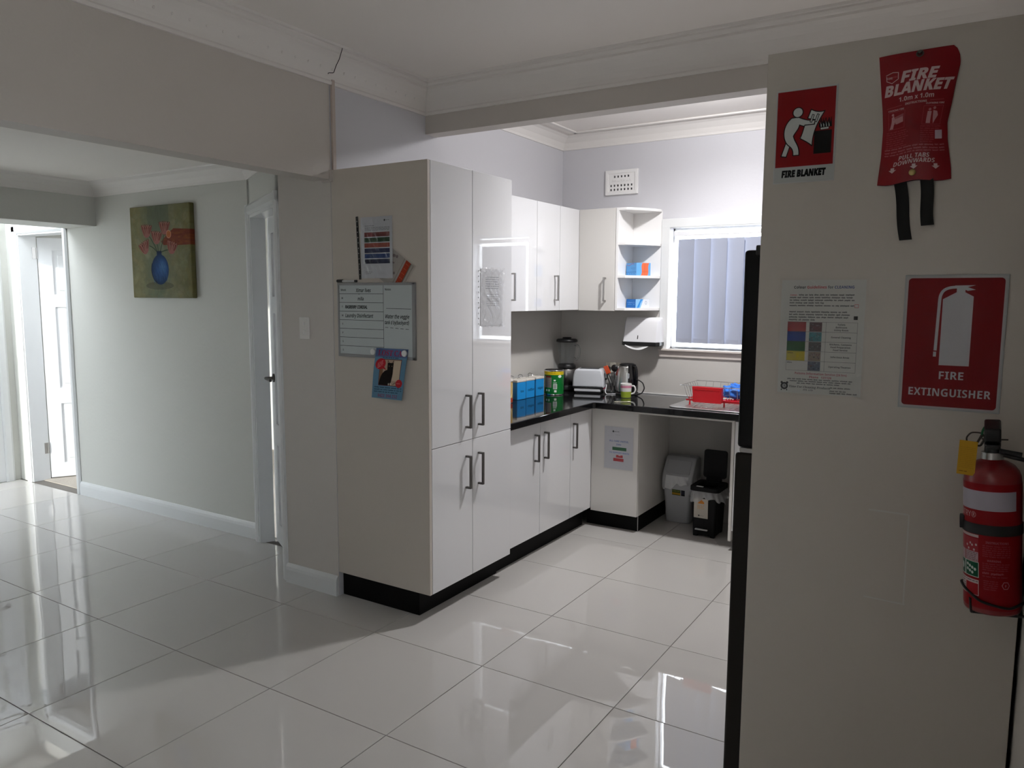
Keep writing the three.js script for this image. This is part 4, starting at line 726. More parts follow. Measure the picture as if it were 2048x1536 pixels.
{ // sleeve on the pantry door
  const t = thing('document', 'crumpled clear sleeve with a typed list taped to the pantry door', 'document', [XT, 1.53, -1.932], Math.PI / 2);
  const tex = canvas(400, 560, (x, W, Hh) => { x.fillStyle = '#c9cacd'; x.fillRect(0, 0, W, Hh); for (let i = 0; i < 6; i++) greek(x, 90, 330, 80 + i * 22, 13, '#6a6c72'); for (let i = 0; i < 6; i++) greek(x, 110, 330, 250 + i * 22, 13, '#85878c'); });
  part('sheet', new THREE.BoxGeometry(0.205, 0.285, 0.0006).translate(0.012, 0, 0.0012), printed(tex, 0.6), t, true);
  part('sleeve', creasedSleeve(0.236, 0.302, 0.012, 1.25).translate(0, 0, 0.0025), mat.sleeve, t, true);
  const hs = []; for (let i = 0; i < 11; i++) hs.push(new THREE.TorusGeometry(0.003, 0.0012, 6, 12).translate(-0.112, -0.13 + i * 0.026, 0.006)); part('punched_hole', hs, std([0.5, 0.5, 0.5], 0.5), t, true).userData = { kind: 'stuff' };
}
{ // notice on the corner unit
  const t = thing('notice', 'white printed notice with green and red bars on the corner unit', 'notice', [0.303, 0.555, -3.22]);
  const tex = canvas(420, 580, (x, W, Hh) => {
    x.fillStyle = '#c6c7cd'; x.fillRect(0, 0, W, Hh); x.fillStyle = '#33343a'; x.beginPath(); x.arc(128, 66, 13, 0, 7); x.fill(); greek(x, 145, 215, 66, 13, '#44464c'); greek(x, 160, 230, 110, 9, '#8a8c90');
    text(x, 'ALL CARE UNITED,', 215, 195, 33, { color: '#5b6fae' }); text(x, 'ZERO', 210, 242, 30, { color: '#5b6fae' });
    x.fillStyle = '#2f6a45'; x.fillRect(118, 278, 205, 44); text(x, 'TO SUPPORT WASTE', 220, 355, 31, { color: '#6f83bd' });
    x.fillStyle = '#b2343c'; x.fillRect(175, 385, 98, 36); x.fillRect(135, 430, 150, 42); x.fillStyle = '#d8b8bb'; x.beginPath(); x.moveTo(205, 395); x.lineTo(225, 375); x.lineTo(245, 395); x.fill();
  });
  part('sheet', new THREE.BoxGeometry(0.203, 0.28, 0.0005).translate(0, 0, 0.0008), printed(tex, 0.6), t, true);
  part('laminate', new THREE.PlaneGeometry(0.214, 0.292, 2, 2).translate(0, 0, 0.0016), mat.sleeve, t, true);
}

// ================================================================ KITCHEN WALL FITTINGS
{
  const t = thing('air_vent', 'white plaster air vent with rows of square holes above the end shelves', 'vent', [0.035, 2.345, ZK]);
  const w = 0.248, h = 0.172, s = new THREE.Shape([[-w / 2 + 0.02, -h / 2 + 0.02], [w / 2 - 0.02, -h / 2 + 0.02], [w / 2 - 0.02, h / 2 - 0.02], [-w / 2 + 0.02, h / 2 - 0.02]].map(([a, b]) => new THREE.Vector2(a, b)));
  const holes = []; for (let i = 0; i < 7; i++) for (const y of [-0.049, -0.021]) holes.push([-0.081 + i * 0.0262, y]); for (let i = 0; i < 5; i++) holes.push([-0.054 + i * 0.0262, 0.041]);
  for (const [a, b] of holes) { const p = new THREE.Path(); p.moveTo(a - 0.0064, b - 0.0075); p.lineTo(a - 0.0064, b + 0.0075); p.lineTo(a + 0.0064, b + 0.0075); p.lineTo(a + 0.0064, b - 0.0075); p.closePath(); s.holes.push(p); }
  part('grille', new THREE.ExtrudeGeometry(s, { depth: 0.01, bevelEnabled: false }).translate(0, 0, 0.004), mat.shelfWhite, t, true);
  const fs = new THREE.Shape([[-w / 2, -h / 2], [w / 2, -h / 2], [w / 2, h / 2], [-w / 2, h / 2]].map(([a, b]) => new THREE.Vector2(a, b))), fh = new THREE.Path(); fh.setFromPoints([[-w / 2 + 0.024, -h / 2 + 0.024], [-w / 2 + 0.024, h / 2 - 0.024], [w / 2 - 0.024, h / 2 - 0.024], [w / 2 - 0.024, -h / 2 + 0.024]].map(([a, b]) => new THREE.Vector2(a, b))); fs.holes.push(fh);
  part('frame', new THREE.ExtrudeGeometry(fs, { depth: 0.015, bevelEnabled: true, bevelSize: 0.004, bevelThickness: 0.004, bevelOffset: -0.004, bevelSegments: 2 }), mat.shelfWhite, t, true);
  part('dark_cavity', new THREE.BoxGeometry(w - 0.03, h - 0.03, 0.002).translate(0, 0, 0.002), mat.black, t, true);
  const curls = []; for (let i = 0; i < 7; i++) curls.push(tube([[-0.075 + i * 0.022, 0.003, 0.0145], [-0.068 + i * 0.022, 0.022 - (i % 3) * 0.005, 0.0155], [-0.058 + i * 0.022, 0.005, 0.0145]], 0.0022, 10, 6)); part('raised_scroll', curls, mat.shelfWhite, t, true);
}
{
  const t = thing('towel_dispenser', 'white wall paper towel dispenser with a towel hanging out underneath', 'dispenser', [0.2425, 1.2, ZK + 0.006]);
  // tapered casing: shallower at the top
  const c = (y, f, b = 0) => { const hw = 0.141 - 0.009 * f, d = 0.115 - 0.035 * f; return [[-hw, 0], [-hw + 0.002, d * 0.7], [-hw + 0.02, d], [hw - 0.02, d], [hw - 0.002, d * 0.7], [hw, 0]].map(([x, z]) => [x * (1 - b * 0.03), y, z * (1 - b * 0.16)]); };
  const rings = [c(0.027, 0), c(0.10, 0.45), c(0.165, 0.8), c(0.188, 1, 0.4), c(0.197, 1, 1.6)], pos = [], idx = [];
  rings.forEach((r) => r.forEach((p) => pos.push(...p))); const n = 6;
  for (let j = 0; j < rings.length - 1; j++) for (let i = 0; i < n - 1; i++) { const a = j * n + i; idx.push(a, a + 1, a + n, a + 1, a + n + 1, a + n); }
  const L = (rings.length - 1) * n; for (let i = 1; i < n - 1; i++) idx.push(L, L + i, L + i + 1); for (let i = 1; i < n - 1; i++) idx.push(0, i + 1, i);
  let g = new THREE.BufferGeometry(); g.setAttribute('position', new THREE.Float32BufferAttribute(pos, 3)); g.setIndex(idx); g = toCreasedNormals(g, 0.75);
  part('casing', clean(g), mat.whitePlastic, t, true);
  part('base_tray', [prism([[-0.141, 0.004], [0.141, 0.004], [0.141, 0.09], [0.121, 0.116], [-0.121, 0.116], [-0.141, 0.09]].map(([a, b]) => [a, b]), 0.0, 0.0275, 0.004)], mat.black, t, true);
  part('level_slot', new THREE.CapsuleGeometry(0.0035, 0.045, 3, 10).scale(1, 1, 0.3).rotateX(-0.30).translate(-0.015, 0.07, 0.105), mat.black, t, true);
  part('lock', new THREE.TorusGeometry(0.009, 0.0012, 8, 24).rotateX(-0.32).translate(-0.015, 0.135, 0.086), std([0.5, 0.5, 0.52], 0.3), t, true);
  const pg = new THREE.PlaneGeometry(0.21, 0.05, 24, 4), p = pg.attributes.position;
  for (let i = 0; i < p.count; i++) { const a = p.getX(i) / 0.105, b = 0.5 - p.getY(i) / 0.05; p.setXYZ(i, p.getX(i), 0.010 - b * (0.04 * Math.max(0.12, 1 - Math.pow(a + 0.15, 2) * 1.1)), 0.095 + 0.022 * b + 0.008 * Math.sin(a * 5) * b); }
  pg.computeVertexNormals(); part('paper_towel', pg, mat.paper, t, true);
}
{
  const t = thing('power_outlet', 'beige double power outlet on the wall behind the kettle', 'outlet', [0.0, 1.027, ZK + 0.006]);
  part('plate', new RoundedBoxGeometry(0.118, 0.074, 0.008, 3, 0.003).translate(0, 0, 0.004), std([0.66, 0.63, 0.54], 0.35), t, true);
  for (const x of [-0.03, 0.03]) { part('switch', new RoundedBoxGeometry(0.012, 0.018, 0.006, 2, 0.002).translate(x, 0.022, 0.009), std([0.6, 0.57, 0.52], 0.3), t, true); part('plug', [new THREE.CylinderGeometry(0.018, 0.016, 0.03, 20).rotateX(Math.PI / 2).translate(x, -0.008, 0.023), tube([[x, -0.02, 0.03], [x, -0.06, 0.04], [x + 0.02, -0.12, 0.035], [x + 0.03, -0.165, 0.03]], 0.0035, 16, 8)], x < 0 ? mat.black : mat.whitePlastic, t, true); }
}
// ================================================================ ON THE BENCH
const bench = HC;
// canisters
{
  const words = ['tea', 'coffee', 'sugar'];
  words.forEach((word, i) => {
    const z = [-3.008, -3.124, -3.253][i], x = -0.355;
    const t = thing('canister', ['blue canister lettered tea, nearest the striped coffee tin', 'blue canister lettered coffee, middle of the three', 'blue canister lettered sugar, beside the green drink tin'][i], 'canister', [x, bench, z], Math.PI / 2 - 0.09, 'blue kitchen canisters');
    const tex = canvas(256, 320, (c, W, Hh) => { c.fillStyle = '#2590d8'; c.fillRect(0, 0, W, Hh); text(c, word, W * 0.56, Hh * 0.52, 66, { color: '#0c1c30', w: 'bold', fam: 'serif' }); });
    const w = 0.098, h = 0.117;
    part('body', new RoundedBoxGeometry(w, h, 0.088, 2, 0.003).translate(0, h / 2, 0), mat.canBlue, t, true);
    part('lettered_face', new THREE.BoxGeometry(w - 0.006, h - 0.006, 0.0008).translate(0, h / 2, 0.0442), printed(tex, 0.3), t, true);
    const lid = part('lid', [new RoundedBoxGeometry(w + 0.004, 0.016, 0.092, 2, 0.004).translate(0, h + 0.008, 0)], mat.canLid, t, true);
    part('wire_clip', [tube([[-0.02, h + 0.014, -0.036], [-0.022, h + 0.03, -0.044], [0, h + 0.036, -0.046], [0.022, h + 0.03, -0.044], [0.02, h + 0.014, -0.036]], 0.0024, 24, 6), tube([[0.034, h + 0.01, 0.01], [0.036, h + 0.024, 0.0], [0.034, h + 0.016, -0.02]], 0.0018, 12, 6)], mat.chrome, lid, true);
  });
}
{
  const t = thing('coffee_tin', 'gold and red striped coffee tin half hidden by the pantry', 'tin', [-0.325, bench, -2.82]);
  const tex = canvas(512, 256, (c, W, Hh) => { c.fillStyle = '#c9a763'; c.fillRect(0, 0, W, Hh); for (let i = 0; i < 10; i++) { c.strokeStyle = ['#5a1c12', '#a8401f', '#e6cf94', '#2a1410'][i % 4]; c.lineWidth = 16; c.beginPath(); c.moveTo(i * 60 - 30, 256); c.bezierCurveTo(i * 60 - 10, 170, i * 60 + 60, 130, i * 60 + 20, 20); c.stroke(); } c.fillStyle = '#a8401f'; c.fillRect(0, 196, W, 60); c.fillStyle = '#120d0b'; for (let i = 0; i < 4; i++) { c.beginPath(); c.ellipse(60 + i * 130, 120, 26, 44, 0, 0, 7); c.fill(); } });
  part('label', new THREE.CylinderGeometry(0.05, 0.05, 0.136, 40, 1, true).translate(0, 0.07, 0), printed(tex, 0.35), t, true);
  part('can', lathe([[0.0001, 0], [0.05, 0], [0.051, 0.003], [0.0495, 0.005], [0.0495, 0.136], [0.051, 0.138], [0.0001, 0.139]], 40), mat.steel, t, true);
  part('lid', lathe([[0.0001, 0.139], [0.052, 0.139], [0.0525, 0.142], [0.0525, 0.154], [0.050, 0.157], [0.0001, 0.157]], 40), mat.canLid, t, true);
}
{
  const t = thing('drink_tin', 'large green drink powder tin with yellow band beside the canisters', 'tin', [-0.272, bench, -3.378], -1.0);
  const tex = canvas(1024, 420, (c, W, Hh) => {
    c.fillStyle = '#0f6d2c'; c.fillRect(0, 0, W, Hh); for (let i = 0; i < 40; i++) { c.globalAlpha = 0.2; c.fillStyle = i % 2 ? '#0a5520' : '#1c8a3c'; c.beginPath(); c.ellipse(rr(0, W), rr(40, Hh), rr(20, 70), rr(10, 40), 0.5, 0, 7); c.fill(); c.globalAlpha = 1; }
    c.fillStyle = '#d8bd1c'; c.fillRect(0, 0, W, 62); for (let i = 0; i < 6; i++) greek(c, i * 170 + 20, i * 170 + 120, 30, 20, '#8e7a10');
    for (const o of [60, 572]) { c.fillStyle = '#c9ccd0'; c.fillRect(o + 10, 90, 70, 210); c.fillStyle = '#8c8378'; c.fillRect(o + 24, 110, 120, 190); c.fillStyle = '#6a2a22'; c.fillRect(o + 24, 78, 110, 36); for (let i = 0; i < 9; i++) greek(c, o + 30, o + 136, 128 + i * 18, 10, '#4d463e');
      c.fillStyle = '#dfe6df'; c.fillRect(o + 180, 150, 34, 28); c.fillRect(o + 172, 205, 60, 12); c.fillRect(o + 172, 232, 66, 92); c.fillStyle = '#30343a'; for (let i = 0; i < 10; i++) c.fillRect(o + 178 + i * 5.5, 240, (i % 3) + 1.5, 76); c.fillStyle = '#dfe6df'; c.beginPath(); c.arc(o + 52, 350, 20, 0, 7); c.fill(); c.fillRect(o + 90, 330, 22, 40); c.fillRect(o + 190, 345, 40, 40); c.beginPath(); c.ellipse(o + 290, 90, 34, 26, 0, 0, 7); c.fill(); }
  });
  part('label', new THREE.CylinderGeometry(0.0685, 0.0685, 0.158, 56, 1, true).translate(0, 0.087, 0), printed(tex, 0.3), t, true);
  part('can', lathe([[0.0001, 0.002], [0.066, 0.001], [0.0695, 0], [0.0705, 0.004], [0.068, 0.008], [0.068, 0.167], [0.0705, 0.169], [0.0705, 0.174], [0.0665, 0.176], [0.064, 0.168], [0.0001, 0.167]], 56), mat.chrome, t, true);
}
{
  const t = thing('blender', 'blender with clear glass jug and black lid in the bench corner', 'blender', [-0.335, bench, -3.685]);
  part('base', lathe([[0.0001, 0], [0.082, 0], [0.085, 0.006], [0.084, 0.03], [0.078, 0.04], [0.0001, 0.041]], 40), mat.black, t, true);
  part('motor_housing', lathe([[0.0001, 0.04], [0.079, 0.04], [0.077, 0.12], [0.071, 0.152], [0.066, 0.156], [0.0001, 0.157]], 48), mat.steel, t, true);
  part('jug_collar', lathe([[0.0001, 0.157], [0.062, 0.157], [0.068, 0.165], [0.064, 0.185], [0.056, 0.192], [0.0001, 0.192]], 40), mat.black, t, true);
  part('jug', [lathe([[0.052, 0.19], [0.056, 0.22], [0.066, 0.30], [0.072, 0.345], [0.074, 0.356]], 40)], M({ color: lin(0.9, 0.92, 0.93), roughness: 0.03, transmission: 1, thickness: 0, side: THREE.DoubleSide }), t, true);
  const hd = tube([[0.067, 0.335, 0.01], [0.10, 0.33, 0.02], [0.118, 0.30, 0.024], [0.112, 0.255, 0.022], [0.09, 0.228, 0.016], [0.061, 0.24, 0.01]], 0.0075, 40, 10);
  part('jug_handle', hd, M({ color: lin(0.9, 0.92, 0.93), roughness: 0.03, transmission: 1, thickness: 0.01, ior: 1.45 }), t, true);
  part('lid', lathe([[0.0001, 0.352], [0.072, 0.352], [0.079, 0.356], [0.079, 0.368], [0.07, 0.376], [0.034, 0.378], [0.032, 0.388], [0.0001, 0.389]], 40), mat.black, t, true);
}
{
  const t = thing('toaster', 'white two-slice toaster with black base on the bench', 'toaster', [-0.118, bench, -3.635], 0.28);
  const s = new THREE.Shape(), w = 0.112, b = 0.042, h = 0.172;
  s.moveTo(-w, b); s.lineTo(-w - 0.001, b + 0.03); s.quadraticCurveTo(-w + 0.003, h - 0.02, -w + 0.018, h - 0.006); s.quadraticCurveTo(-w + 0.024, h, -w + 0.036, h); s.lineTo(w - 0.036, h); s.quadraticCurveTo(w - 0.024, h, w - 0.018, h - 0.006); s.quadraticCurveTo(w - 0.003, h - 0.02, w + 0.001, b + 0.03); s.lineTo(w, b); s.closePath();
  const g = new THREE.ExtrudeGeometry(s, { depth: 0.125, bevelEnabled: true, bevelSize: 0.012, bevelThickness: 0.016, bevelOffset: -0.012, bevelSegments: 4, curveSegments: 10 }).translate(0, 0, -0.0625);
  part('casing', toCreasedNormals(clean(g), 0.6), std([0.66, 0.68, 0.72], 0.3), t, true);
  part('base', [new RoundedBoxGeometry(0.214, 0.012, 0.146, 2, 0.004).translate(0, 0.037, 0), new RoundedBoxGeometry(0.185, 0.012, 0.135, 2, 0.004).translate(0, 0.006, 0)], mat.black, t, true);
  part('crumb_tray_front', new RoundedBoxGeometry(0.19, 0.022, 0.142, 2, 0.005).translate(-0.006, 0.021, 0), std([0.62, 0.63, 0.66], 0.3), t, true);
  for (const z of [-0.03, 0.03]) part('slot', new RoundedBoxGeometry(0.14, 0.004, 0.022, 2, 0.0015).translate(0, h + 0.0005, z), mat.black, t, true);
  part('lever', [new RoundedBoxGeometry(0.014, 0.012, 0.03, 2, 0.003).translate(0.118, 0.10, 0), new RoundedBoxGeometry(0.004, 0.09, 0.012, 2, 0.001).translate(0.111, 0.10, 0.02)], mat.black, t, true);
  part('end_band', tube([[0.110, 0.032, 0.06], [0.111, 0.034, 0.02], [0.111, 0.034, -0.02]], 0.003, 12, 6), std([0.5, 0.06, 0.12], 0.4), t, true);
  part('cord', tube([[0.108, 0.05, 0.02], [0.13, 0.062, 0.05], [0.128, 0.02, 0.085], [0.14, 0.004, 0.10], [0.17, 0.004, 0.10], [0.2, 0.004, 0.085]], 0.003, 40, 8), mat.whitePlastic, t, true);
}
// utensil jar and the tools standing in it
const JX = 0.046, JZ = -3.70;
{
  const t = thing('utensil_jar', 'clear glass utensil jar between the toaster and the kettle', 'jar', [JX, bench, JZ]);
  part('glass', lathe([[0.0001, 0.001], [0.029, 0.0], [0.031, 0.004], [0.033, 0.06], [0.0345, 0.115], [0.0355, 0.118]], 36), M({ color: lin(0.85, 0.87, 0.88), roughness: 0.03, transmission: 1, thickness: 0, side: THREE.DoubleSide }), t, true);
  part('rim', new THREE.TorusGeometry(0.0352, 0.0016, 8, 36).rotateX(Math.PI / 2).translate(0, 0.118, 0), mat.jar, t, true);
}
function tool(name, label, tip, foot, head, hm, sm) {
  const t = thing(name, label, name.replace('_', ' '), [JX, bench, JZ]);
  part('shaft', rod(foot, tip, 0.0035, 8), sm, t, true);
  const A = V(...foot), Bv = V(...tip), d = Bv.clone().sub(A).normalize();
  part('head', clean(head).applyQuaternion(new THREE.Quaternion().setFromUnitVectors(V(0, 1, 0), d)).translate(...tip), hm, t, true);
}
const orange = std([0.75, 0.09, 0.02], 0.4);
tool('spatula', 'orange silicone spatula leaning left out of the utensil jar', [-0.036, 0.145, 0.03], [0.014, 0.006, 0], new RoundedBoxGeometry(0.036, 0.06, 0.008, 3, 0.0035).translate(0, 0.022, 0), orange, mat.black);
tool('ladle', 'round black ladle standing behind the orange spatula in the jar', [-0.003, 0.165, -0.005], [0.0, 0.006, -0.008], new THREE.SphereGeometry(0.026, 24, 14).scale(1, 1, 0.5).translate(0, 0.012, 0), mat.black, mat.black);
tool('serving_spoon', 'red handled serving spoon leaning right out of the utensil jar', [0.036, 0.15, 0.018], [-0.016, 0.006, 0.004], new RoundedBoxGeometry(0.02, 0.05, 0.007, 3, 0.003).translate(0, 0.0, 0), std([0.6, 0.05, 0.03], 0.4), mat.canLid);
tool('whisk', 'white tipped tool at the back right of the utensil jar', [0.022, 0.168, -0.022], [0.004, 0.006, -0.016], new THREE.SphereGeometry(0.016, 16, 10).scale(1, 1.5, 0.6), mat.whitePlastic, mat.whitePlastic);
{
  const t = thing('kettle', 'stainless electric kettle with black lid and handle on the bench', 'kettle', [0.158, bench, -3.668], -0.25);
  part('power_base', lathe([[0.0001, 0], [0.078, 0], [0.08, 0.004], [0.078, 0.018], [0.0001, 0.02]], 40), mat.black, t, true);
  part('body', lathe([[0.0001, 0.02], [0.073, 0.02], [0.0755, 0.026], [0.0745, 0.08], [0.069, 0.15], [0.062, 0.195], [0.056, 0.206], [0.0001, 0.207]], 56), std([0.62, 0.61, 0.59], 0.3, { metalness: 1 }), t, true);
  part('lid', lathe([[0.0001, 0.205], [0.056, 0.205], [0.055, 0.213], [0.04, 0.220], [0.0001, 0.223]], 40), mat.black, t, true);
  const side = new THREE.CylinderGeometry(1, 1, 1, 24, 12, true, 0.75, 1.75), p = side.attributes.position;
  for (let i = 0; i < p.count; i++) { const y = 0.026 + (p.getY(i) + 0.5) * 0.188, k = (y - 0.026) / 0.188, r = 0.0768 - 0.018 * k * k + 0.005 * Math.sin(k * 3.1); p.setXYZ(i, p.getX(i) * r, y, p.getZ(i) * r); } side.computeVertexNormals();
  part('side_cover', side, std([0.006, 0.006, 0.007], 0.12, { side: THREE.DoubleSide }), t, true);
  part('water_gauge', new THREE.CapsuleGeometry(0.006, 0.07, 3, 10).scale(1, 1, 0.4).rotateY(0.75).translate(0.053, 0.115, 0.053), std([0.4, 0.42, 0.44], 0.1), t, true);
  const hp = [[0.058, 0.20, 0], [0.088, 0.195, 0], [0.088, 0.155, 0], [0.086, 0.12, 0]];
  part('handle', [tube([[0.055, 0.205, 0.01], [0.078, 0.20, 0.012], [0.090, 0.17, 0.014], [0.092, 0.12, 0.014], [0.088, 0.085, 0.012], [0.074, 0.06, 0.01]], 0.011, 40, 12)], mat.blackGloss, t, true);
}
{ const k = scene.getObjectByName('kettle'); part('cord', tube([[0.225, bench + 0.105, -3.66], [0.25, bench + 0.107, -3.655], [0.285, bench + 0.09, -3.645], [0.30, bench + 0.055, -3.64], [0.285, bench + 0.022, -3.635], [0.25, bench + 0.005, -3.63], [0.22, bench + 0.0045, -3.64]].map(([a, b, c]) => { const v = V(a, b, c).sub(k.position).applyAxisAngle(V(0, 1, 0), -k.rotation.y); return [v.x, v.y, v.z]; }), 0.0042, 60, 8), mat.black, k, true); }
{
  const t = thing('mug', 'white mug with pink and lime bands in front of the kettle', 'mug', [0.226, bench, -3.495], 0.3);
  const tex = canvas(512, 256, (c, W, Hh) => { c.fillStyle = '#d8d5d0'; c.fillRect(0, 0, W, Hh); c.fillStyle = '#c77f96'; c.fillRect(0, 26, W, 46); c.fillStyle = '#d89aae'; c.fillRect(0, 40, W, 10); c.fillStyle = '#96a83a'; c.fillRect(150, 120, 260, 136); c.fillStyle = '#2f7f86'; c.fillRect(70, 120, 90, 136); });
  part('body', lathe([[0.0001, 0.004], [0.028, 0.0], [0.034, 0.002], [0.037, 0.05], [0.0385, 0.096], [0.037, 0.098], [0.0355, 0.096], [0.033, 0.02], [0.0001, 0.008]], 44), std([0.7, 0.69, 0.67], 0.15), t, true);
  const band = new THREE.CylinderGeometry(0.0389, 0.0348, 0.092, 44, 1, true, -Math.PI, Math.PI * 2).translate(0, 0.049, 0); part('glazed_bands', band, printed(tex, 0.15), t, true);
  part('handle', tube([[0.036, 0.082, 0], [0.056, 0.08, 0], [0.064, 0.058, 0], [0.056, 0.034, 0], [0.0345, 0.026, 0]], 0.0055, 30, 10), std([0.7, 0.69, 0.67], 0.15), t, true);
}
{
  const t = thing('teaspoon', 'small pale wooden spoon lying at the front edge of the bench', 'spoon', [0.295, bench + 0.004, -3.262], 0.62);
  part('handle', new RoundedBoxGeometry(0.09, 0.003, 0.006, 2, 0.001), std([0.72, 0.66, 0.5], 0.5), t, true);
  part('bowl', new THREE.SphereGeometry(0.010, 16, 8).scale(1.3, 0.3, 0.9).translate(0.05, 0, 0), std([0.72, 0.66, 0.5], 0.5), t, true);
}
// ---------------------------------------------------------------- dish rack
const RX0 = 0.70, RX1 = 1.10, RZ0 = -3.635, RZ1 = -3.37, RY = bench + 0.008;
{
  const t = thing('dish_rack', 'chrome wire dish rack with red plastic feet on the sink drainer', 'dish rack', [0.9, RY, -3.49]);
  const lo = RY + 0.036, hi = RY + 0.123, e = 0.018, wires = [], rim = [];
  const loop = (y, o, r) => tube([[RX0 - o + 0.02, y, RZ1 + o], [RX1 + o - 0.02, y, RZ1 + o], [RX1 + o, y, RZ1 + o - 0.02], [RX1 + o, y, RZ0 - o + 0.02], [RX1 + o - 0.02, y, RZ0 - o], [RX0 - o + 0.02, y, RZ0 - o], [RX0 - o, y, RZ0 - o + 0.02], [RX0 - o, y, RZ1 + o - 0.02]], r, 120, 6, true);
  part('rim', loop(hi, e + 0.012, 0.0026), mat.chrome, t); part('lower_loop', loop(lo, 0, 0.002), mat.chrome, t);
  const up = (x, z, ox, oz) => part('wire', rod([x, lo, z], [x + ox, hi, z + oz], 0.0014, 6), mat.chrome, t);
  for (let i = 0; i < 7; i++) { const z = RZ1 - 0.02 - i * 0.042; up(RX0, z, -e - 0.012, 0); up(RX1, z, e + 0.012, 0); }
  for (let i = 0; i < 8; i++) { const x = RX0 + 0.03 + i * 0.049; up(x, RZ0, 0, -e - 0.012); up(x, RZ1, 0, e + 0.012); }
  for (let i = 0; i < 12; i++) part('floor_wire', rod([RX0 + 0.02 + i * 0.033, lo, RZ1], [RX0 + 0.02 + i * 0.033, lo, RZ0], 0.0014, 6), mat.chrome, t);
  // red comb base with feet
  const base = []; for (const z of [RZ1, RZ0]) base.push(box(RX0 - 0.005, RX1 + 0.005, RY + 0.024, RY + 0.034, z - 0.006, z + 0.006, 0.003)); for (const x of [RX0, RX1]) base.push(box(x - 0.006, x + 0.006, RY + 0.024, RY + 0.034, RZ0, RZ1, 0.003));
  const b = part('base_frame', base, mat.redPlastic, t);
  for (let i = 0; i < 10; i++) part('peg', new THREE.CapsuleGeometry(0.003, 0.014, 3, 8).rotateX(0.5).translate(RX0 + 0.015 + i * 0.014, RY + 0.043, RZ1 + 0.002), mat.redPlastic, b);
  for (let i = 0; i < 10; i++) part('peg', new THREE.CapsuleGeometry(0.003, 0.014, 3, 8).rotateX(0.5).translate(0.95 + i * 0.014, RY + 0.043, RZ1 - 0.01 - i * 0.006), mat.redPlastic, b);
  for (const x of [RX0 + 0.02, RX1 - 0.16, RX1 - 0.01]) for (const z of [RZ1, RZ0]) part('foot', [cyl(0.006, 0.0045, 0.026, x, RY - 0.002, z, 12)], mat.redPlastic, t);
  part('drip_tray', [prism([[0.90, RZ1 + 0.02], [1.02, RZ1 + 0.015], [1.10, RZ1 - 0.08], [1.06, RZ1 - 0.12], [0.93, RZ1 - 0.05]], RY + 0.035, RY + 0.040, 0.001)], mat.redPlastic, t);
}
{ // red container standing on its side against the front of the rack
  const t = thing('food_container', 'red plastic tub standing on its side against the front of the dish rack', 'container', [0.854, 0.888, -3.325]);
  const s = new THREE.Shape([[-0.092, 0.096], [0.092, 0.096], [0.085, 0.003], [-0.083, 0.003]].map(([a, b]) => new THREE.Vector2(a, b)));
  part('floor_panel', new THREE.ExtrudeGeometry(s, { depth: 0.004, bevelEnabled: true, bevelSize: 0.003, bevelThickness: 0.003, bevelSegments: 3 }).translate(0, 0, 0.030), mat.redPlastic, t, true);
  part('wall', [box(-0.092, 0.092, 0.092, 0.096, -0.003, 0.034, 0.001), box(-0.087, 0.087, 0.003, 0.007, -0.003, 0.034, 0.001), box(-0.091, -0.086, 0.003, 0.096, -0.003, 0.034, 0.001), box(0.086, 0.091, 0.003, 0.096, -0.003, 0.034, 0.001)], mat.redPlastic, t, true);
  part('raised_rim', [box(-0.080, 0.080, 0.080, 0.082, 0.0365, 0.0385), box(-0.082, -0.080, 0.06, 0.082, 0.0365, 0.0385), box(0.080, 0.082, 0.06, 0.082, 0.0365, 0.0385)], std([0.62, 0.03, 0.03], 0.2), t, true);
}
{
  const g = new THREE.SphereGeometry(0.09, 36, 24), p = g.attributes.position;
  for (let i = 0; i < p.count; i++) { const v = V(p.getX(i), p.getY(i), p.getZ(i)).normalize(), n = 0.12 * Math.sin(v.x * 9 + v.y * 5) + 0.10 * Math.sin(v.z * 11 - v.y * 8) + 0.06 * Math.sin(v.x * 21 + v.z * 17); v.multiplyScalar(0.072 * (1 + n)); p.setXYZ(i, v.x * 1.35, v.y * 0.66, v.z * 0.9); }
  g.computeVertexNormals();
  const tex = canvas(256, 256, (c, W, Hh) => { c.fillStyle = '#3f78d2'; c.fillRect(0, 0, W, Hh); for (let i = 0; i < 50; i++) { c.globalAlpha = 0.5; c.fillStyle = ['#8fb6ee', '#2a57ac', '#a9c8f4', '#3567bd'][i % 4]; c.beginPath(); c.ellipse(rr(0, W), rr(0, Hh), rr(8, 36), rr(4, 12), rr(0, 3), 0, 7); c.fill(); } c.globalAlpha = 1; });
  single('dish_cloth', 'crumpled blue and white dish cloth in the rack beside the red tub', 'cloth', g, printed(tex, 0.9), [1.0, RY + 0.088, -3.47]);
}
{
  const t = thing('wooden_spoon', 'pale spoon handle sticking up behind the red tub', 'spoon', [0.915, RY + 0.07, -3.455]); t.rotation.z = -0.95;
  part('handle', new RoundedBoxGeometry(0.008, 0.12, 0.005, 2, 0.002).translate(0, 0.03, 0), std([0.74, 0.66, 0.46], 0.5), t, true);
  part('bowl', new THREE.SphereGeometry(0.016, 16, 10).scale(1, 1.3, 0.35).translate(0, -0.04, 0), std([0.74, 0.66, 0.46], 0.5), t, true);
}
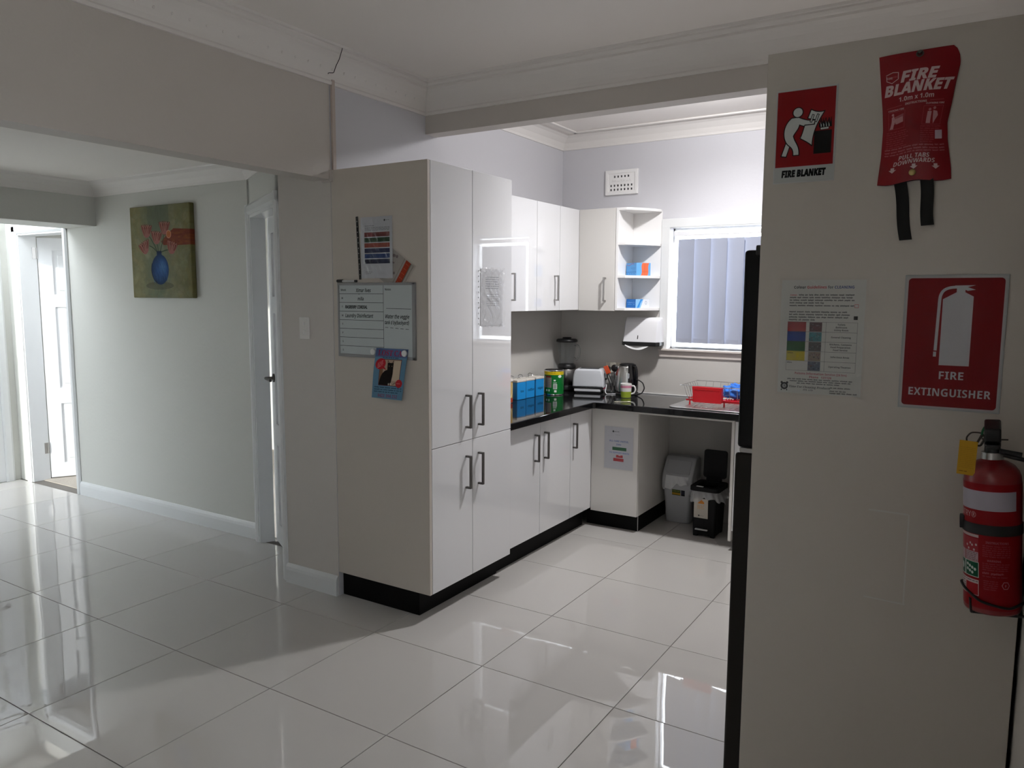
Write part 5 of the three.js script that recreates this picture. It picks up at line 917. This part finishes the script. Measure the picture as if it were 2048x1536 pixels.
// ---------------------------------------------------------------- boxes on the end shelves
function carton(label, x, y, w, h, d, turn, tex1, tex2, z) {
  const t = thing('carton', label, 'box', [x, y, z], turn);
  const g = new THREE.BoxGeometry(w, h, d);
  part('carton_body', g, std([0.2, 0.4, 0.7], 0.4), t, true).position.y = h / 2;
  part('printed_front', new THREE.BoxGeometry(w - 0.001, h - 0.001, 0.0006).translate(0, h / 2, d / 2 + 0.0002), printed(tex1, 0.35), t, true);
  part('printed_end', new THREE.BoxGeometry(0.0006, h - 0.001, d - 0.001).translate(w / 2 + 0.0002, h / 2, 0), printed(tex2, 0.35), t, true);
}
carton('blue and orange glove carton on the middle end shelf', 0.222, 1.6845, 0.118, 0.086, 0.118, -0.55,
  canvas(256, 168, (c, W, Hh) => { c.fillStyle = '#5f9fd8'; c.fillRect(0, 0, W, Hh); c.strokeStyle = '#b03a4a'; c.lineWidth = 5; c.beginPath(); c.moveTo(20, 20); c.bezierCurveTo(90, 60, 120, -10, 200, 18); c.stroke(); c.fillStyle = '#2c6fb0'; c.fillRect(0, 118, W, 8); for (let i = 0; i < 4; i++) c.fillRect(20 + i * 56, 140, 26, 10); greek(c, 120, 230, 70, 12, '#2c5f9c'); greek(c, 150, 230, 92, 9, '#2c5f9c'); }),
  canvas(256, 168, (c, W, Hh) => { c.fillStyle = '#6aaae2'; c.fillRect(0, 0, W, Hh); c.fillStyle = '#e8704c'; c.beginPath(); c.moveTo(110, 0); c.bezierCurveTo(60, 60, 130, 100, 80, 168); c.lineTo(205, 168); c.bezierCurveTo(240, 110, 190, 60, 232, 0); c.fill(); c.strokeStyle = '#b8452c'; c.lineWidth = 3; c.beginPath(); c.moveTo(100, 118); c.lineTo(210, 118); c.moveTo(150, 10); c.lineTo(150, 160); c.stroke(); }), ZK + 0.118);
carton('flat blue and white glove carton on the lowest end shelf', 0.222, UB + 0.0175, 0.118, 0.06, 0.112, -0.6,
  canvas(256, 124, (c, W, Hh) => { c.fillStyle = '#1f6fc0'; c.fillRect(0, 0, W, Hh); greek(c, 30, 170, 48, 15, '#a9c6e8'); greek(c, 50, 150, 74, 13, '#a9c6e8'); c.strokeStyle = '#7fb2e6'; c.lineWidth = 4; c.beginPath(); c.arc(212, 62, 20, 0, 7); c.stroke(); }),
  canvas(256, 124, (c, W, Hh) => { c.fillStyle = '#8cc0ee'; c.fillRect(0, 0, W, Hh); c.fillStyle = '#3f8fd8'; c.beginPath(); c.moveTo(90, 0); c.lineTo(140, 0); c.bezierCurveTo(60, 60, 90, 90, 60, 124); c.lineTo(20, 124); c.fill(); c.fillStyle = '#e4e8ee'; c.beginPath(); c.moveTo(140, 0); c.lineTo(256, 0); c.lineTo(256, 124); c.lineTo(90, 124); c.fill(); c.strokeStyle = '#4a6f9c'; c.lineWidth = 4; c.beginPath(); c.ellipse(190, 50, 14, 24, 0, 0, 7); c.stroke(); }), ZK + 0.113);
// ---------------------------------------------------------------- bins under the bench
function tub(w0, d0, w1, d1, h, r) {   // rounded tapering tub wall, open top
  const pr = (w, d) => { const o = []; for (let c = 0; c < 4; c++) for (let i = 0; i <= 5; i++) { const a = c * Math.PI / 2 + i / 5 * Math.PI / 2; o.push([Math.cos(a) * r + (c === 0 || c === 3 ? 1 : -1) * (w / 2 - r), Math.sin(a) * r + (c < 2 ? 1 : -1) * (d / 2 - r)]); } return o; };
  return (rows) => { const pos = [], idx = [], n = 24; rows.forEach(([k, y, o = 0]) => pr(w0 + (w1 - w0) * k + o, d0 + (d1 - d0) * k + o).forEach(([x, z]) => pos.push(x, y, z))); for (let j = 0; j < rows.length - 1; j++) for (let i = 0; i < n; i++) { const a = j * n + i, b = j * n + (i + 1) % n; idx.push(a, a + n, b, b, a + n, b + n); } const g = new THREE.BufferGeometry(); g.setAttribute('position', new THREE.Float32BufferAttribute(pos, 3)); g.setIndex(idx); g.computeVertexNormals(); return clean(g); };
}
function skirtLiner(w, d, r, y0, drop, amp, m, parent) {
  const n = 96, rows = 6, pos = [], idx = [];
  for (let j = 0; j <= rows; j++) for (let i = 0; i < n; i++) { const a = i / n * Math.PI * 2, c = Math.cos(a), s = Math.sin(a), p = 4.5, R = Math.pow(Math.pow(Math.abs(c), p) + Math.pow(Math.abs(s), p), -1 / p), k = j / rows, f = 0.004 + k * amp * (0.7 + 0.5 * Math.sin(a * 7) + 0.35 * Math.sin(a * 17 + k * 3)); pos.push(c * R * (w / 2 + f), y0 - k * drop * (0.72 + 0.22 * Math.sin(a * 3 + 1) + 0.1 * Math.sin(a * 11)), s * R * (d / 2 + f)); }
  for (let j = 0; j < rows; j++) for (let i = 0; i < n; i++) { const a = j * n + i, b = j * n + (i + 1) % n; idx.push(a, b, a + n, b, b + n, a + n); }
  const g = new THREE.BufferGeometry(); g.setAttribute('position', new THREE.Float32BufferAttribute(pos, 3)); g.setIndex(idx); g.computeVertexNormals(); part('bin_liner', g, m, parent, true);
}
{
  const t = thing('swing_bin', 'grey plastic swing top bin with a white liner under the bench', 'bin', [0.572, 0, -3.685]);
  const grey = std([0.42, 0.425, 0.44], 0.4);
  part('body', [tub(0.165, 0.14, 0.20, 0.17, 0.24, 0.025)([[0, 0.004, -0.02], [0, 0.0], [0.05, 0.012], [1, 0.24]]), box(-0.075, 0.075, 0.0, 0.006, -0.062, 0.062)], grey, t, true);
  const lid = new THREE.Shape([[0.092, 0.235], [0.095, 0.30], [0.088, 0.335], [0.02, 0.435], [0.0, 0.448], [-0.06, 0.452], [-0.085, 0.44], [-0.092, 0.40], [-0.092, 0.235]].map(([a, b]) => new THREE.Vector2(a, b)));
  const lg = new THREE.ExtrudeGeometry(lid, { depth: 0.19, bevelEnabled: true, bevelSize: 0.01, bevelThickness: 0.012, bevelOffset: -0.01, bevelSegments: 3 }).translate(0, 0, -0.095).applyMatrix4(new THREE.Matrix4().makeBasis(V(0, 0, 1), V(0, 1, 0), V(-1, 0, 0)));
  part('lid', toCreasedNormals(clean(lg), 0.5), grey, t, true);
  part('swing_flap', [new RoundedBoxGeometry(0.165, 0.105, 0.006, 2, 0.003).rotateX(-0.61).translate(0, 0.386, 0.058)], std([0.40, 0.405, 0.42], 0.4), t, true);
  skirtLiner(0.200, 0.184, 0.03, 0.33, 0.105, 0.016, mat.liner, t);
  const tex = canvas(200, 90, (c, W, Hh) => { c.fillStyle = '#4a5a2a'; c.fillRect(0, 0, 130, Hh); c.fillStyle = '#b58a2c'; c.fillRect(0, 50, 130, 30); greek(c, 10, 120, 25, 14, '#c9b46a'); c.fillStyle = '#8f9094'; c.fillRect(130, 0, 14, Hh); c.fillStyle = '#2a2b38'; c.fillRect(144, 10, 56, 60); });
  part('sticker', new THREE.BoxGeometry(0.09, 0.04, 0.0006).rotateX(0.055).translate(0.01, 0.214, 0.0835), printed(tex, 0.5), t, true);
}
{
  const t = thing('pedal_bin', 'black pedal bin with its lid open and a clear liner hanging over', 'bin', [0.828, 0, -3.49]);
  const bk = std([0.005, 0.005, 0.0055], 0.5, { specularIntensity: 0.35 });
  part('body', [tub(0.150, 0.185, 0.168, 0.2, 0.30, 0.022)([[0, 0.014], [0.05, 0.016], [1, 0.30]]), box(-0.07, 0.07, 0.010, 0.018, -0.085, 0.085)], bk, t, true);
  for (const x of [-0.055, 0.055]) for (const z of [-0.075, 0.075]) part('foot', new RoundedBoxGeometry(0.03, 0.016, 0.03, 2, 0.004).translate(x, 0.008, z), bk, t, true);
  const rim = new THREE.Shape(), hole = new THREE.Path(), rr2 = (o, w, d, r) => { o.moveTo(-w + r, -d); o.lineTo(w - r, -d); o.quadraticCurveTo(w, -d, w, -d + r); o.lineTo(w, d - r); o.quadraticCurveTo(w, d, w - r, d); o.lineTo(-w + r, d); o.quadraticCurveTo(-w, d, -w, d - r); o.lineTo(-w, -d + r); o.quadraticCurveTo(-w, -d, -w + r, -d); };
  rr2(rim, 0.094, 0.112, 0.035); rr2(hole, 0.066, 0.082, 0.025); rim.holes.push(hole);
  part('rim', new THREE.ExtrudeGeometry(rim, { depth: 0.022, bevelEnabled: true, bevelSize: 0.003, bevelThickness: 0.003, bevelSegments: 2 }).rotateX(-Math.PI / 2).translate(0, 0.305, 0), bk, t, true);
  const lid = new THREE.Shape(); rr2(lid, 0.074, 0.09, 0.018);
  part('lid', new THREE.ExtrudeGeometry(lid, { depth: 0.010, bevelEnabled: true, bevelSize: 0.003, bevelThickness: 0.003, bevelSegments: 2 }).rotateX(-0.06).translate(0.006, 0.445, -0.105), bk, t, true);
  part('hinge_block', [box(-0.05, 0.05, 0.33, 0.365, -0.115, -0.085, 0.005)], bk, t, true);
  part('latch', new RoundedBoxGeometry(0.045, 0.004, 0.014, 2, 0.001).translate(-0.03, 0.332, 0.097), std([0.6, 0.6, 0.6], 0.4), t, true);
  skirtLiner(0.176, 0.206, 0.03, 0.305, 0.085, 0.02, mat.clearLiner, t);
  const tex = canvas(220, 300, (c, W, Hh) => { c.fillStyle = '#b9b3a8'; c.fillRect(0, 0, W, Hh); c.fillStyle = '#c98138'; poly(c, [[60, 70], [60, 40], [85, 40], [110, 12], [160, 50], [160, 78], [60, 78]], '#c98138'); for (let i = 0; i < 4; i++) greek(c, 55, 165, 104 + i * 17, 14, '#c9853f'); c.fillStyle = '#3a3a3c'; c.beginPath(); c.arc(80, 262, 12, 0, 7); c.fill(); greek(c, 96, 150, 264, 10, '#555'); });
  part('sticker', new RoundedBoxGeometry(0.092, 0.128, 0.001, 3, 0.0004).rotateX(0.026).translate(-0.018, 0.19, 0.1035), printed(tex, 0.5), t, true);
  part('pedal', new RoundedBoxGeometry(0.082, 0.008, 0.03, 2, 0.003).translate(-0.012, 0.05, 0.094), std([0.5, 0.5, 0.5], 0.4), t, true);
}

renderer.render(scene, camera);
